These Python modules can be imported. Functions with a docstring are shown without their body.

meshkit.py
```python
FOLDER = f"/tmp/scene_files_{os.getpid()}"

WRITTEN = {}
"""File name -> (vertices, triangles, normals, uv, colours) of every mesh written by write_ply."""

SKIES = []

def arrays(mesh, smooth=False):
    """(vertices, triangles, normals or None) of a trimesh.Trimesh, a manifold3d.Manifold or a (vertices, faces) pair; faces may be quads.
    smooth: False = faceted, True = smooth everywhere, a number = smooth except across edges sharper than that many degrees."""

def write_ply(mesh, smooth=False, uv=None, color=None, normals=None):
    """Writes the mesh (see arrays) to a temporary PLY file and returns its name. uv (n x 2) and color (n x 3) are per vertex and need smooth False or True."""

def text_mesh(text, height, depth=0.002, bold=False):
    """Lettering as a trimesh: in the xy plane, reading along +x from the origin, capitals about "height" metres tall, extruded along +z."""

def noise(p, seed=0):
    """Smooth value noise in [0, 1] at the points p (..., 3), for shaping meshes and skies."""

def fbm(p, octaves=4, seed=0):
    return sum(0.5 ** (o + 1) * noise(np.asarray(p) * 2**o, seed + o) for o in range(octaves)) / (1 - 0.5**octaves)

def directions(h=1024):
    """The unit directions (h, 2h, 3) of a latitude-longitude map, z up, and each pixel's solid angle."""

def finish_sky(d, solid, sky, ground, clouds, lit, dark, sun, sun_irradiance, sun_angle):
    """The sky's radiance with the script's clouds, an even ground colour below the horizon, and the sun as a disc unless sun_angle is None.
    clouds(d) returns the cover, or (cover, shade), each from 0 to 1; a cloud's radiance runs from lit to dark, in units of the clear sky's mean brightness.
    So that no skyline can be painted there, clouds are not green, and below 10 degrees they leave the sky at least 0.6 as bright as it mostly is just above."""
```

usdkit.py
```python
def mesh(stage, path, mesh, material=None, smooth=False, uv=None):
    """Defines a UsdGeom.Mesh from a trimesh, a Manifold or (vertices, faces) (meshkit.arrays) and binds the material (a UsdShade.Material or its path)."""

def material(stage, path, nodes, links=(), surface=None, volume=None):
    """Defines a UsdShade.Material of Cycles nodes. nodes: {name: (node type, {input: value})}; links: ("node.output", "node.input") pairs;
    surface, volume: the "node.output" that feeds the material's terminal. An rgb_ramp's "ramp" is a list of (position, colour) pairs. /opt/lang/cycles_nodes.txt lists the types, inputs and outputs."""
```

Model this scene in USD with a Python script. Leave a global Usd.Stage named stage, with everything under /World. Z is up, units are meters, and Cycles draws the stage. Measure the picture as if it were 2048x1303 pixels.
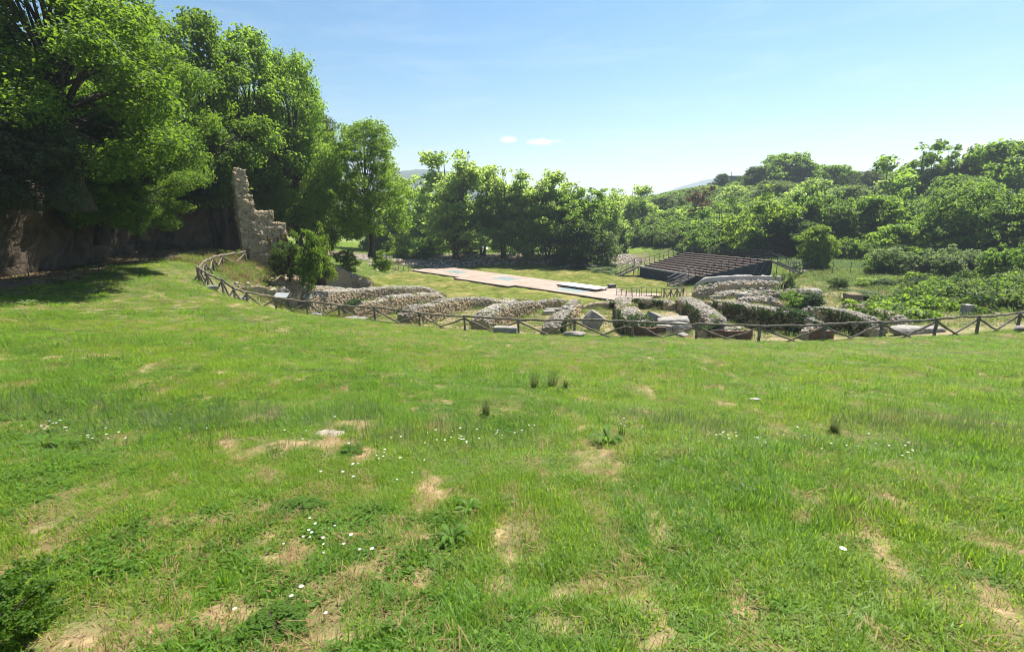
import math
import numpy as np
import trimesh
import usdkit
import meshkit
from meshkit import fbm, noise
from pxr import Gf, Sdf, Usd, UsdGeom, UsdLux, UsdShade, Vt
from scipy.interpolate import RBFInterpolator
from scipy.spatial.transform import Rotation

stage = Usd.Stage.CreateInMemory()
UsdGeom.SetStageUpAxis(stage, "Z")
UsdGeom.SetStageMetersPerUnit(stage, 1.0)
UsdGeom.Xform.Define(stage, "/World")
stage.SetDefaultPrim(stage.GetPrimAtPath("/World"))
UsdGeom.Scope.Define(stage, "/World/Looks")

# ------------------------------------------------------------------ camera, sky, sun, exposure
PITCH = math.atan(0.226)
CP, SP = math.cos(PITCH), math.sin(PITCH)
EYE = np.array([0.0, 0.0, 1.7])
EXPOSURE = 1.36
cam = UsdGeom.Camera.Define(stage, "/World/camera")
cam.CreateHorizontalApertureAttr(36.0)
cam.CreateVerticalApertureAttr(36.0 * 651 / 1024)
cam.CreateFocalLengthAttr(36.0 * 1000 / 2048)
cam.CreateClippingRangeAttr((0.05, 20000.0))
cam.CreateExposureAttr(EXPOSURE)
cam.AddTranslateOp().Set(Gf.Vec3d(*EYE))
cam.AddRotateXOp().Set(90.0 - math.degrees(PITCH))

SUN_AZ, SUN_EL = math.radians(40.0), math.radians(63.0)
SUN_DIR = np.array([math.sin(SUN_AZ) * math.cos(SUN_EL), math.cos(SUN_AZ) * math.cos(SUN_EL), math.sin(SUN_EL)])


def ray(px, py):
    a, b = (px - 1024) / 1000.0, (651.5 - py) / 1000.0
    return np.array([a, CP + b * SP, -SP + b * CP])


def at(px, py, y):
    d = ray(px, py)
    return EYE + d * (y / d[1])


def onz(px, py, z):
    d = ray(px, py)
    return EYE + d * ((z - EYE[2]) / d[2])


dome = UsdLux.DomeLight.Define(stage, "/World/sky")
dome.CreateIntensityAttr(1.0)


def unit(v):
    v = np.asarray(v, float)
    return v / np.linalg.norm(v)


nodes = {
    "sky": ("sky_texture", {"sky_type": "single_scattering", "sun_disc": False, "sun_elevation": SUN_EL, "sun_rotation": SUN_AZ,
                            "air_density": 1.6, "aerosol_density": 0.5, "ozone_density": 4.5, "altitude": 300.0}),
    "geo": ("geometry", {}),
    "bg": ("background_shader", {"strength": 0.052}),
    "k1": ("vector_math", {"math_type": "scale", "scale": 0.125}), "gm": ("gamma", {"gamma": 1.5}), "k2": ("vector_math", {"math_type": "scale", "scale": 8.0}), "hs": ("hsv", {"saturation": 1.15, "hue": 0.492}),
    "cn": ("noise_texture", {"scale": 60.0, "detail": 5.0, "roughness": 0.6}),
}
links = [("geo.position", "cn.vector")]
links += [("sky.color", "k1.vector1"), ("k1.vector", "gm.color"), ("gm.color", "k2.vector1"), ("k2.vector", "hs.color")]
prev = "hs.color"
nodes.update({"wm": ("vector_math", {"math_type": "multiply", "vector2": (2.2, 3.4, 16.0)}), "wn": ("noise_texture", {"scale": 1.6, "detail": 7.0, "roughness": 0.62, "distortion": 0.6}),
              "wr": ("map_range", {"from_min": 0.48, "from_max": 0.80, "to_min": 0.0, "to_max": 0.16, "clamp": True}), "wx": ("mix_color", {"b": (8.6, 8.9, 9.2), "use_clamp": False})})
links += [("geo.position", "wm.vector1"), ("wm.vector", "wn.vector"), ("wn.fac", "wr.value"), ("wr.result", "wx.fac"), (prev, "wx.a")]
prev = "wx.result"
CLOUDS = [((1020, 279), 0.028, 0.0085), ((1086, 284), 0.042, 0.0075), ((1985, 297), 0.07, 0.014), ((1377, 349), 0.010, 0.004), ((2046, 280), 0.02, 0.008)]
for i, (p, w, hh) in enumerate(CLOUDS):
    c = unit(ray(*p))
    nodes[f"s{i}"] = ("vector_math", {"math_type": "subtract", "vector2": tuple(c)})
    nodes[f"m{i}"] = ("vector_math", {"math_type": "multiply", "vector2": (1 / w, 1 / w, 1 / hh)})
    nodes[f"l{i}"] = ("vector_math", {"math_type": "length"})
    nodes[f"a{i}"] = ("math", {"math_type": "multiply_add", "value2": -1.0, "value3": 1.0})
    nodes[f"b{i}"] = ("math", {"math_type": "multiply_add", "value2": 1.6, "value3": -0.85})
    nodes[f"c{i}"] = ("math", {"math_type": "add"})
    nodes[f"r{i}"] = ("map_range", {"from_min": 0.15, "from_max": 0.75, "to_min": 0.0, "to_max": 0.8 if i < 3 else 0.4, "clamp": True})
    nodes[f"x{i}"] = ("mix_color", {"b": (11.5, 11.6, 11.7), "use_clamp": False})
    links += [("geo.position", f"s{i}.vector1"), (f"s{i}.vector", f"m{i}.vector1"), (f"m{i}.vector", f"l{i}.vector1"), (f"l{i}.value", f"a{i}.value1"),
              ("cn.fac", f"b{i}.value1"), (f"a{i}.value", f"c{i}.value1"), (f"b{i}.value", f"c{i}.value2"), (f"c{i}.value", f"r{i}.value"),
              (f"r{i}.result", f"x{i}.fac"), (prev, f"x{i}.a")]
    prev = f"x{i}.result"
links.append((prev, "bg.color"))
sky_mat = usdkit.material(stage, "/World/Looks/sky", nodes, links, surface="bg.background")
UsdShade.MaterialBindingAPI.Apply(dome.GetPrim()).Bind(sky_mat)
dome.GetPrim().SetCustomDataByKey("kind", "structure")

sun = UsdLux.DistantLight.Define(stage, "/World/sun")
sun.CreateIntensityAttr(1.2)
sun.CreateAngleAttr(0.53)
sun.CreateNormalizeAttr(True)
sun.CreateColorAttr(Gf.Vec3f(1.0, 0.95, 0.87))
sun.AddOrientOp().Set(Gf.Quatf(Gf.Rotation(Gf.Vec3d(0, 0, 1), Gf.Vec3d(*SUN_DIR)).GetQuat()))

# ------------------------------------------------------------------ helpers
RNG = np.random.default_rng(7)
_used = {}


def numbered(parent, name):
    k = (parent, name)
    n = _used.get(k, 0)
    _used[k] = n + 1
    return f"{parent}/{name}" if n == 0 else f"{parent}/{name}_{n:03d}"


def tag(p, label=None, cat=None, group=None, kind=None):
    p = p.GetPrim() if hasattr(p, "GetPrim") else p
    for k, v in (("label", label), ("category", cat), ("group", group), ("kind", kind)):
        if v:
            p.SetCustomDataByKey(k, v)
    return p


def ppath(parent):
    return "/World" if parent is None else (parent if isinstance(parent, str) else str(parent.GetPath()))


def obj(name, mesh, m, parent=None, smooth=False, **kw):
    path = numbered(ppath(parent), name)
    p = usdkit.mesh(stage, path, mesh, m, smooth=smooth)
    tag(p, **kw)
    return p


def thing(name, label, cat, loc=(0, 0, 0), rotz=0.0, group=None, scale=None):
    x = UsdGeom.Xform.Define(stage, numbered("/World", name))
    x.AddTranslateOp().Set(Gf.Vec3d(*map(float, loc)))
    x.AddRotateZOp().Set(float(rotz))
    if scale is not None:
        x.AddScaleOp().Set(Gf.Vec3f(*map(float, scale)))
    tag(x, label, cat, group)
    return x


stage.CreateClassPrim("/World/kinds")


def kind_class(name):
    return stage.CreateClassPrim(f"/World/kinds/{name}").GetPath()


def place(kind_path, name, label, cat, loc, rotz=0.0, scale=(1, 1, 1), group=None, mat=None):
    x = thing(name, label, cat, loc, rotz, group, scale)
    p = x.GetPrim()
    p.GetReferences().AddInternalReference(kind_path)
    p.SetInstanceable(True)
    if mat is not None:
        UsdShade.MaterialBindingAPI.Apply(p).Bind(mat)
    return x


class MB:
    """collects pieces of one mesh"""

    def __init__(self):
        self.v, self.f, self.n = [], [], 0

    def add(self, v, f):
        v, f = np.asarray(v, float), np.asarray(f, int)
        self.v.append(v)
        self.f.append(f + self.n)
        self.n += len(v)
        return self

    def box(self, c, size, R=None):
        s = np.array(size) / 2
        v = np.array([[x, y, z] for x in (-1, 1) for y in (-1, 1) for z in (-1, 1)]) * s
        f = [[0, 1, 3], [0, 3, 2], [4, 6, 7], [4, 7, 5], [0, 4, 5], [0, 5, 1], [2, 3, 7], [2, 7, 6], [0, 2, 6], [0, 6, 4], [1, 5, 7], [1, 7, 3]]
        if R is not None:
            v = v @ np.asarray(R).T
        return self.add(v + np.asarray(c), f)

    def bar(self, a, b, w, hgt=None):
        """square bar from a to b"""
        a, b = np.asarray(a, float), np.asarray(b, float)
        d = b - a
        L = np.linalg.norm(d)
        d = d / L
        up = np.array([0, 0, 1.0]) if abs(d[2]) < 0.95 else np.array([1.0, 0, 0])
        s = unit(np.cross(d, up))
        u = np.cross(s, d)
        return self.box((a + b) / 2, (L, w, hgt or w), np.stack([d, s, u], 1))

    def tube(self, pts, rad, sides=7, caps=True):
        v, f = tube(pts, rad, sides, caps)
        return self.add(v, f)

    def mesh(self):
        return np.vstack(self.v), np.vstack(self.f)


def tube(pts, rad, sides=7, caps=True):
    p = np.asarray(pts, float)
    r = np.broadcast_to(np.asarray(rad, float), (len(p),))
    t = np.gradient(p, axis=0)
    t /= np.linalg.norm(t, axis=1, keepdims=True) + 1e-12
    ref = np.where(np.abs(t[:, 2:]).mean() < 0.8, [[0, 0, 1.0]], [[1.0, 0.05, 0]])
    a = np.cross(t, ref)
    a /= np.linalg.norm(a, axis=1, keepdims=True) + 1e-12
    b = np.cross(t, a)
    an = np.arange(sides) * 2 * np.pi / sides
    v = (p[:, None] + r[:, None, None] * (np.cos(an)[None, :, None] * a[:, None] + np.sin(an)[None, :, None] * b[:, None])).reshape(-1, 3)
    n = len(p)
    i, j = np.meshgrid(np.arange(n - 1), np.arange(sides), indexing="ij")
    q = np.stack([i * sides + j, i * sides + (j + 1) % sides, (i + 1) * sides + (j + 1) % sides, (i + 1) * sides + j], -1).reshape(-1, 4)
    f = np.vstack([q[:, [0, 2, 1]], q[:, [0, 3, 2]]])
    if caps:
        v = np.vstack([v, p[0], p[-1]])
        k = np.arange(sides)
        f = np.vstack([f, np.stack([np.full(sides, n * sides), k, (k + 1) % sides], 1),
                       np.stack([np.full(sides, n * sides + 1), (n - 1) * sides + (k + 1) % sides, (n - 1) * sides + k], 1)])
    return v, f


def log(a, b, r0, r1, rng, n=6, wob=0.02, sides=7):
    """a rough round log from a to b"""
    a, b = np.asarray(a, float), np.asarray(b, float)
    t = np.linspace(0, 1, n)[:, None]
    p = a + (b - a) * t + rng.normal(0, wob, (n, 3)) * np.sin(t * np.pi)
    r = (r0 + (r1 - r0) * t[:, 0]) * rng.uniform(0.88, 1.12, n)
    return tube(p, r, sides)


# ------------------------------------------------------------------ materials
def mat(name, nodes, links=(), surface="p.BSDF"):
    return usdkit.material(stage, f"/World/Looks/{name}", nodes, links, surface=surface)


def rough_mat(name, c1, c2, scale=6.0, rough=0.9, bump=0.4, dist=0.03, vary=0.12, c3=None, space="geo", stretch=(1, 1, 1), spec=0.2):
    """two or three toned grainy surface, a little different on each piece"""
    src = {"geo": "geo.position", "obj": "tc.object"}[space]
    ramp = [(0.32, c1), (0.68, c2)] if c3 is None else [(0.3, c1), (0.5, c2), (0.72, c3)]
    n = {
        "geo": ("geometry", {}), "tc": ("texture_coordinate", {}), "oi": ("object_info", {}),
        "mp": ("mapping", {"scale": stretch}),
        "n1": ("noise_texture", {"scale": scale, "detail": 6.0, "roughness": 0.65}),
        "n2": ("noise_texture", {"scale": scale * 6, "detail": 4.0, "roughness": 0.6}),
        "rm": ("rgb_ramp", {"ramp": ramp}),
        "ri": ("map_range", {"from_min": 0.0, "from_max": 1.0, "to_min": 1 - vary * 1.6, "to_max": 1 + vary * 1.6}),
        "ro": ("map_range", {"from_min": 0.0, "from_max": 1.0, "to_min": 1 - vary, "to_max": 1 + vary}),
        "mm": ("math", {"math_type": "multiply"}),
        "hs": ("hsv", {}),
        "bp": ("bump", {"strength": bump, "distance": dist}),
        "p": ("principled_bsdf", {"roughness": rough, "specular_ior_level": spec}),
    }
    l = [(src, "mp.vector"), ("mp.vector", "n1.vector"), ("mp.vector", "n2.vector"), ("n1.fac", "rm.fac"), ("geo.random_per_island", "ri.value"),
         ("oi.random", "ro.value"), ("ri.result", "mm.value1"), ("ro.result", "mm.value2"), ("mm.value", "hs.value"), ("rm.color", "hs.color"), ("hs.color", "p.base_color"),
         ("n2.fac", "bp.height"), ("bp.normal", "p.normal")]
    return mat(name, n, l)


def leaf_mat(name, c1, c2, trans=0.38, tcol=None, rough=0.55, vary=0.12, spec=0.25):
    tcol = tcol or tuple(np.array(c2) * np.array([1.5, 1.6, 0.7]))
    n = {
        "geo": ("geometry", {}), "oi": ("object_info", {}),
        "rm": ("rgb_ramp", {"ramp": [(0.0, c1), (1.0, c2)]}),
        "ro": ("map_range", {"from_min": 0.0, "from_max": 1.0, "to_min": 1 - vary, "to_max": 1 + vary}),
        "hs": ("hsv", {}),
        "p": ("principled_bsdf", {"roughness": rough, "specular_ior_level": spec}),
        "ht": ("hsv", {"color": tcol}),
        "t": ("translucent_bsdf", {}),
        "mx": ("mix_closure", {"fac": trans}),
    }
    l = [("geo.random_per_island", "rm.fac"), ("oi.random", "ro.value"), ("ro.result", "hs.value"), ("ro.result", "ht.value"), ("rm.color", "hs.color"), ("hs.color", "p.base_color"),
         ("ht.color", "t.color"), ("p.BSDF", "mx.closure1"), ("t.BSDF", "mx.closure2")]
    return mat(name, n, l, "mx.closure")


M = {}
M["ground"] = mat("ground", {
    "at": ("attribute", {"attribute": "tint"}), "geo": ("geometry", {}),
    "n1": ("noise_texture", {"scale": 3.0, "detail": 8.0, "roughness": 0.7}),
    "n2": ("noise_texture", {"scale": 28.0, "detail": 6.0, "roughness": 0.7}),
    "r1": ("map_range", {"from_min": 0.3, "from_max": 0.7, "to_min": 0.75, "to_max": 1.25}),
    "r2": ("map_range", {"from_min": 0.3, "from_max": 0.7, "to_min": 0.7, "to_max": 1.3}),
    "m": ("math", {"math_type": "multiply"}), "hs": ("hsv", {}),
    "bp": ("bump", {"strength": 0.6, "distance": 0.05}),
    "p": ("principled_bsdf", {"roughness": 0.95, "specular_ior_level": 0.1})},
    [("geo.position", "n1.vector"), ("geo.position", "n2.vector"), ("n1.fac", "r1.value"), ("n2.fac", "r2.value"), ("r1.result", "m.value1"), ("r2.result", "m.value2"),
     ("m.value", "hs.value"), ("at.color", "hs.color"), ("hs.color", "p.base_color"), ("n2.fac", "bp.height"), ("bp.normal", "p.normal")])
M["bark"] = rough_mat("bark", (0.035, 0.027, 0.02), (0.11, 0.09, 0.07), 3.0, stretch=(1, 1, 0.25), bump=0.8)
M["log"] = rough_mat("log", (0.12, 0.095, 0.07), (0.38, 0.32, 0.245), 5.0, bump=0.6, vary=0.18)
M["tuff"] = rough_mat("tuff", (0.10, 0.075, 0.05), (0.24, 0.18, 0.12), 0.9, bump=0.9, dist=0.15, c3=(0.33, 0.25, 0.16))
M["pillar"] = rough_mat("pillar", (0.22, 0.155, 0.095), (0.58, 0.45, 0.29), 2.4, bump=1.0, dist=0.12, c3=(0.48, 0.43, 0.35), stretch=(1, 1, 1.8))
M["stone"] = rough_mat("stone", (0.24, 0.22, 0.19), (0.46, 0.43, 0.38), 4.0, bump=0.7, dist=0.03, vary=0.18)
M["pale_stone"] = rough_mat("pale_stone", (0.26, 0.22, 0.165), (0.46, 0.40, 0.32), 5.0, bump=0.8, dist=0.02)
M["rubble"] = rough_mat("rubble", (0.33, 0.285, 0.22), (0.66, 0.60, 0.50), 7.0, bump=0.6, vary=0.2)
M["mortar"] = rough_mat("mortar", (0.30, 0.225, 0.13), (0.62, 0.50, 0.32), 4.5, bump=1.0, dist=0.10, c3=(0.48, 0.42, 0.32))
M["soil"] = rough_mat("soil", (0.24, 0.17, 0.10), (0.44, 0.34, 0.21), 1.6, bump=1.0, dist=0.1, c3=(0.36, 0.32, 0.15))
M["facing"] = rough_mat("facing", (0.40, 0.30, 0.175), (0.72, 0.58, 0.38), 5.0, bump=0.6, vary=0.22)
M["brick"] = rough_mat("brick", (0.21, 0.115, 0.075), (0.38, 0.235, 0.16), 4.0, bump=0.5, vary=0.2)
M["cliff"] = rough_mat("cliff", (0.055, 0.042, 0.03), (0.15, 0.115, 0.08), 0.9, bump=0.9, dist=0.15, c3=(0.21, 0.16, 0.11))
M["dirt"] = rough_mat("dirt", (0.16, 0.115, 0.075), (0.30, 0.22, 0.15), 1.6, bump=0.7, dist=0.05)
M["deck"] = rough_mat("deck", (0.31, 0.235, 0.185), (0.45, 0.36, 0.29), 2.0, bump=0.2, vary=0.12, stretch=(1, 6, 1))
M["edge"] = rough_mat("edge", (0.06, 0.05, 0.04), (0.12, 0.10, 0.085), 4.0)
M["white"] = rough_mat("white", (0.66, 0.64, 0.60), (0.78, 0.76, 0.72), 1.0, bump=0.1, rough=0.6)
M["blue_panel"] = rough_mat("blue_panel", (0.028, 0.033, 0.048), (0.045, 0.052, 0.07), 1.5, bump=0.1, rough=0.6)
M["fascia"] = rough_mat("fascia", (0.36, 0.40, 0.42), (0.46, 0.50, 0.50), 1.0, bump=0.1, rough=0.6)
M["brown_deck"] = rough_mat("brown_deck", (0.20, 0.145, 0.12), (0.33, 0.255, 0.215), 2.5, bump=0.2, vary=0.12)
M["dark_metal"] = rough_mat("dark_metal", (0.035, 0.032, 0.032), (0.065, 0.06, 0.058), 3.0, bump=0.1, rough=0.5)
M["grey_metal"] = rough_mat("grey_metal", (0.18, 0.17, 0.165), (0.30, 0.29, 0.28), 3.0, bump=0.1, rough=0.5)
M["teal"] = mat("teal", {"geo": ("geometry", {}), "n": ("noise_texture", {"scale": 2.2, "detail": 4.0}),
                         "r": ("rgb_ramp", {"ramp": [(0.35, (0.24, 0.36, 0.37)), (0.55, (0.38, 0.46, 0.45)), (0.7, (0.48, 0.46, 0.41))]}),
                         "p": ("principled_bsdf", {"roughness": 0.12, "specular_ior_level": 0.6})}, [("geo.position", "n.vector"), ("n.fac", "r.fac"), ("r.color", "p.base_color")])
M["hill"] = mat("hill", {"geo": ("geometry", {}), "n": ("noise_texture", {"scale": 0.012, "detail": 9.0, "roughness": 0.72}),
                         "r": ("rgb_ramp", {"ramp": [(0.35, (0.028, 0.045, 0.022)), (0.6, (0.055, 0.08, 0.035)), (0.72, (0.13, 0.12, 0.07))]}),
                         "p": ("principled_bsdf", {"roughness": 0.95, "specular_ior_level": 0.05})}, [("geo.position", "n.vector"), ("n.fac", "r.fac"), ("r.color", "p.base_color")])
M["plaster"] = rough_mat("plaster", (0.40, 0.37, 0.33), (0.5, 0.47, 0.42), 1.0, bump=0.2)
M["roof"] = rough_mat("roof", (0.25, 0.23, 0.22), (0.36, 0.34, 0.33), 2.0, bump=0.3)
M["car_paint"] = mat("car_paint", {"p": ("principled_bsdf", {"base_color": (0.75, 0.76, 0.78), "roughness": 0.25, "coat_weight": 0.6})})
M["glass_dark"] = mat("glass_dark", {"p": ("principled_bsdf", {"base_color": (0.02, 0.025, 0.03), "roughness": 0.05})})
M["rubber"] = mat("rubber", {"p": ("principled_bsdf", {"base_color": (0.02, 0.02, 0.02), "roughness": 0.8})})

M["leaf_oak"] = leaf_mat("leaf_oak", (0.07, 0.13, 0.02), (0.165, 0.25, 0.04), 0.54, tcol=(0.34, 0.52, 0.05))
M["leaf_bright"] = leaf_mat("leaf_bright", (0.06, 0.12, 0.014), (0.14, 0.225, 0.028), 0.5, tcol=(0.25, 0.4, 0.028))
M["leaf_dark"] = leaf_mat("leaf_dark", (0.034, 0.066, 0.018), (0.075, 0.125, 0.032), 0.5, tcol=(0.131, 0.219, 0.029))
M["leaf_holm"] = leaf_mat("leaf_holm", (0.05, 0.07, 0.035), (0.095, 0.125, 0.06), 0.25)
M["leaf_row"] = leaf_mat("leaf_row", (0.125, 0.18, 0.052), (0.26, 0.34, 0.095), 0.6, tcol=(0.52, 0.68, 0.13))
M["leaf_olive"] = leaf_mat("leaf_olive", (0.075, 0.095, 0.05), (0.13, 0.15, 0.085), 0.25)
M["leaf_yellow"] = leaf_mat("leaf_yellow", (0.1, 0.165, 0.018), (0.2, 0.28, 0.034), 0.48, tcol=(0.34, 0.48, 0.045))
M["leaf_vine"] = leaf_mat("leaf_vine", (0.075, 0.14, 0.024), (0.17, 0.255, 0.05), 0.48, tcol=(0.29, 0.45, 0.055))
M["leaf_pale"] = leaf_mat("leaf_pale", (0.11, 0.165, 0.055), (0.22, 0.29, 0.1), 0.45, tcol=(0.3, 0.4, 0.12))
M["leaf_scrub"] = leaf_mat("leaf_scrub", (0.09, 0.13, 0.038), (0.18, 0.225, 0.07), 0.45, tcol=(0.26, 0.36, 0.07))
M["leaf_rust"] = leaf_mat("leaf_rust", (0.045, 0.05, 0.02), (0.17, 0.10, 0.04), 0.3)
M["ivy"] = leaf_mat("ivy", (0.022, 0.05, 0.012), (0.075, 0.13, 0.028), 0.25)
M["grass"] = leaf_mat("grass", (0.112, 0.20, 0.018), (0.26, 0.375, 0.045), 0.45, tcol=(0.44, 0.6, 0.045), rough=0.5, vary=0.16)
M["grass_lush"] = leaf_mat("grass_lush", (0.085, 0.175, 0.018), (0.195, 0.32, 0.038), 0.45, tcol=(0.32, 0.52, 0.04), rough=0.5, vary=0.16)
M["herb"] = leaf_mat("herb", (0.085, 0.165, 0.024), (0.19, 0.3, 0.06), 0.45, tcol=(0.26, 0.44, 0.05), rough=0.55, vary=0.15, spec=0.15)
M["straw"] = leaf_mat("straw", (0.26, 0.18, 0.08), (0.54, 0.40, 0.21), 0.25, tcol=(0.5, 0.38, 0.18), rough=0.7)
M["wisp"] = leaf_mat("wisp", (0.10, 0.15, 0.05), (0.22, 0.24, 0.11), 0.35, tcol=(0.26, 0.32, 0.1))
M["arena_grass"] = leaf_mat("arena_grass", (0.10, 0.15, 0.018), (0.24, 0.26, 0.045), 0.4, tcol=(0.3, 0.36, 0.05), vary=0.18)
M["reed"] = leaf_mat("reed", (0.03, 0.07, 0.02), (0.07, 0.12, 0.035), 0.3)
M["petal"] = leaf_mat("petal", (0.75, 0.75, 0.72), (0.85, 0.85, 0.82), 0.3, tcol=(0.8, 0.8, 0.75), vary=0.03)
M["pollen"] = mat("pollen", {"p": ("principled_bsdf", {"base_color": (0.7, 0.45, 0.04), "roughness": 0.8})})
M["moss"] = leaf_mat("moss", (0.09, 0.11, 0.015), (0.19, 0.19, 0.03), 0.2)

# ------------------------------------------------------------------ terrain
FENCE = [(400, 566, 31), (418, 578, 31.4), (448, 590, 32.2), (470, 606, 33), (496, 613, 33.8), (553, 621, 35), (616, 630, 36), (679, 636, 36.5), (750, 641, 36),
         (840, 653, 35), (930, 660, 34), (1037, 667, 32.3), (1149, 671, 30.5), (1265, 676, 29.5), (1393, 679, 29), (1517, 682, 28.7), (1645, 682, 28.2),
         (1760, 677, 27.6), (1868, 672, 27.2), (1953, 668, 27.5), (2034, 659, 28)]
FENCE3 = np.array([at(*p) for p in FENCE])
FENCE_BACK = np.array([at(*p) for p in [(400, 566, 31), (412, 552, 33.5), (428, 540, 36), (446, 533, 38.5), (493, 524, 42)]])
CLIFF = np.array([(-24, 4), (-25.5, 14), (-27, 26), (-29.5, 34), (-31.5, 43), (-31, 50), (-28, 56)])

ctrl = [tuple(p) for p in FENCE3] + [tuple(p) for p in FENCE_BACK[1:]]
ctrl += [(0, 0, 0), (0, -10, 1.2), (-10, -10, 1.0), (10, -10, 0.9), (-25, -10, 0.6), (25, -10, -0.8), (0, 2, -0.38), (0, 5, -0.98), (0, 10, -1.95), (0, 15, -2.95), (0, 20, -3.9), (0, 25, -4.85), (2, 28, -5.35),
         (-4, 4, -0.75), (-8, 8, -1.2), (-13, 12, -1.45), (-20, 20, -1.7), (-15, 20, -2.2), (-12, 26, -3.6), (-8, 25, -4.0), (-17, 27, -2.5), (-24, 26, -1.55), (-26, 31, -1.65), (-26, 38, -1.8), (-27, 46, -1.8),
         (-22, 8, -0.9), (-22, 14, -1.3), (-40, 10, -0.9), (-40, 30, -1.2), (-45, 50, -1.2), (-60, 30, -1), (-70, 80, -2), (-60, 110, -4),
         (4, 4, -0.85), (9, 8, -1.75), (16, 14, -2.8), (22, 20, -3.9), (26, 24, -4.4), (12, 20, -4.0), (10, 25, -4.95), (20, 8, -2.0), (30, 15, -2.8), (45, 20, -3.3), (60, 10, -2.5), (34, 29, -4.7)]
# the ruins' floor, the arena, its banks and the slopes around
ctrl += [(0, 34.5, -6.4), (5, 33, -6.25), (10, 32, -6.1), (16, 31.5, -6.1), (22, 31, -5.9), (0, 40, -6.6), (6, 39, -6.55), (12, 38, -6.45), (18, 37, -6.3), (24, 36, -6.3), (30, 36, -5.9), (-6, 38, -6.75), (-11, 40, -6.7), (-16, 40, -6.6),
         (-14, 48, -7.0), (-7, 45, -7.0), (0, 45, -6.9), (8, 44, -6.8), (16, 44, -6.7), (24, 44, -6.6), (32, 44, -6.2), (38, 40, -5.6), (42, 34, -5.0), (24, 52, -6.9), (32, 52, -6.3), (42, 50, -5.6), (55, 46, -4.8), (40, 58, -6.0), (52, 58, -5.6)]
ctrl += [(0, 50, -8), (10, 50, -8), (-8, 57, -8), (-14, 66, -8), (-18, 76, -8), (0, 66, -8), (10, 66, -8), (-6, 78, -8), (6, 82, -8), (-12, 90, -8), (16, 78, -8), (18, 60, -8), (22, 70, -8), (0, 94, -8), (12, 91, -8), (20, 58, -7.8)]
ctrl += [(-24, 90, -7), (-20, 100, -6.9), (-8, 101, -6.7), (4, 99, -6.7), (16, 96, -6.8), (26, 92, -7.0), (-30, 100, -6.5), (0, 112, -7.2), (20, 112, -7.3), (-25, 115, -7.2), (0, 140, -7.6), (-30, 150, -7.6), (30, 140, -7), (0, 200, -8), (-60, 200, -8),
         (-23, 75, -6.4), (-19, 60, -6.2), (-24, 58, -3.6), (-22, 48, -4.2), (-27, 66, -4.5), (-34, 75, -4.2), (-40, 95, -5)]
ctrl += [(36, 74, -6.3), (44, 70, -6.0), (36, 90, -6.2), (28, 100, -6.6), (46, 78, -5.2), (58, 64, -5.0), (66, 56, -3.8), (50, 95, -4.8), (60, 80, -4.0), (70, 70, -2.8), (80, 60, -2.0), (40, 110, -3.8), (57, 110, -3.2), (75, 95, -1.0), (95, 80, 1.0), (35, 140, -3.5), (50, 160, -0.8),
         (80, 130, 2.0), (100, 110, 2.5), (120, 90, 3.5), tuple(at(1500, 378, 210)), tuple(at(1440, 388, 225)), tuple(at(1300, 412, 300)), tuple(at(1675, 384, 170)), tuple(at(1860, 415, 130)), (130, 150, 8), (140, 220, 12), (60, 240, 4), (40, 300, -3), (0, 300, -8), (160, 60, 8), (120, 30, 3), (200, 120, 15), (110, 320, 13)]
ctrl = np.array(ctrl, float)
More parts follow.
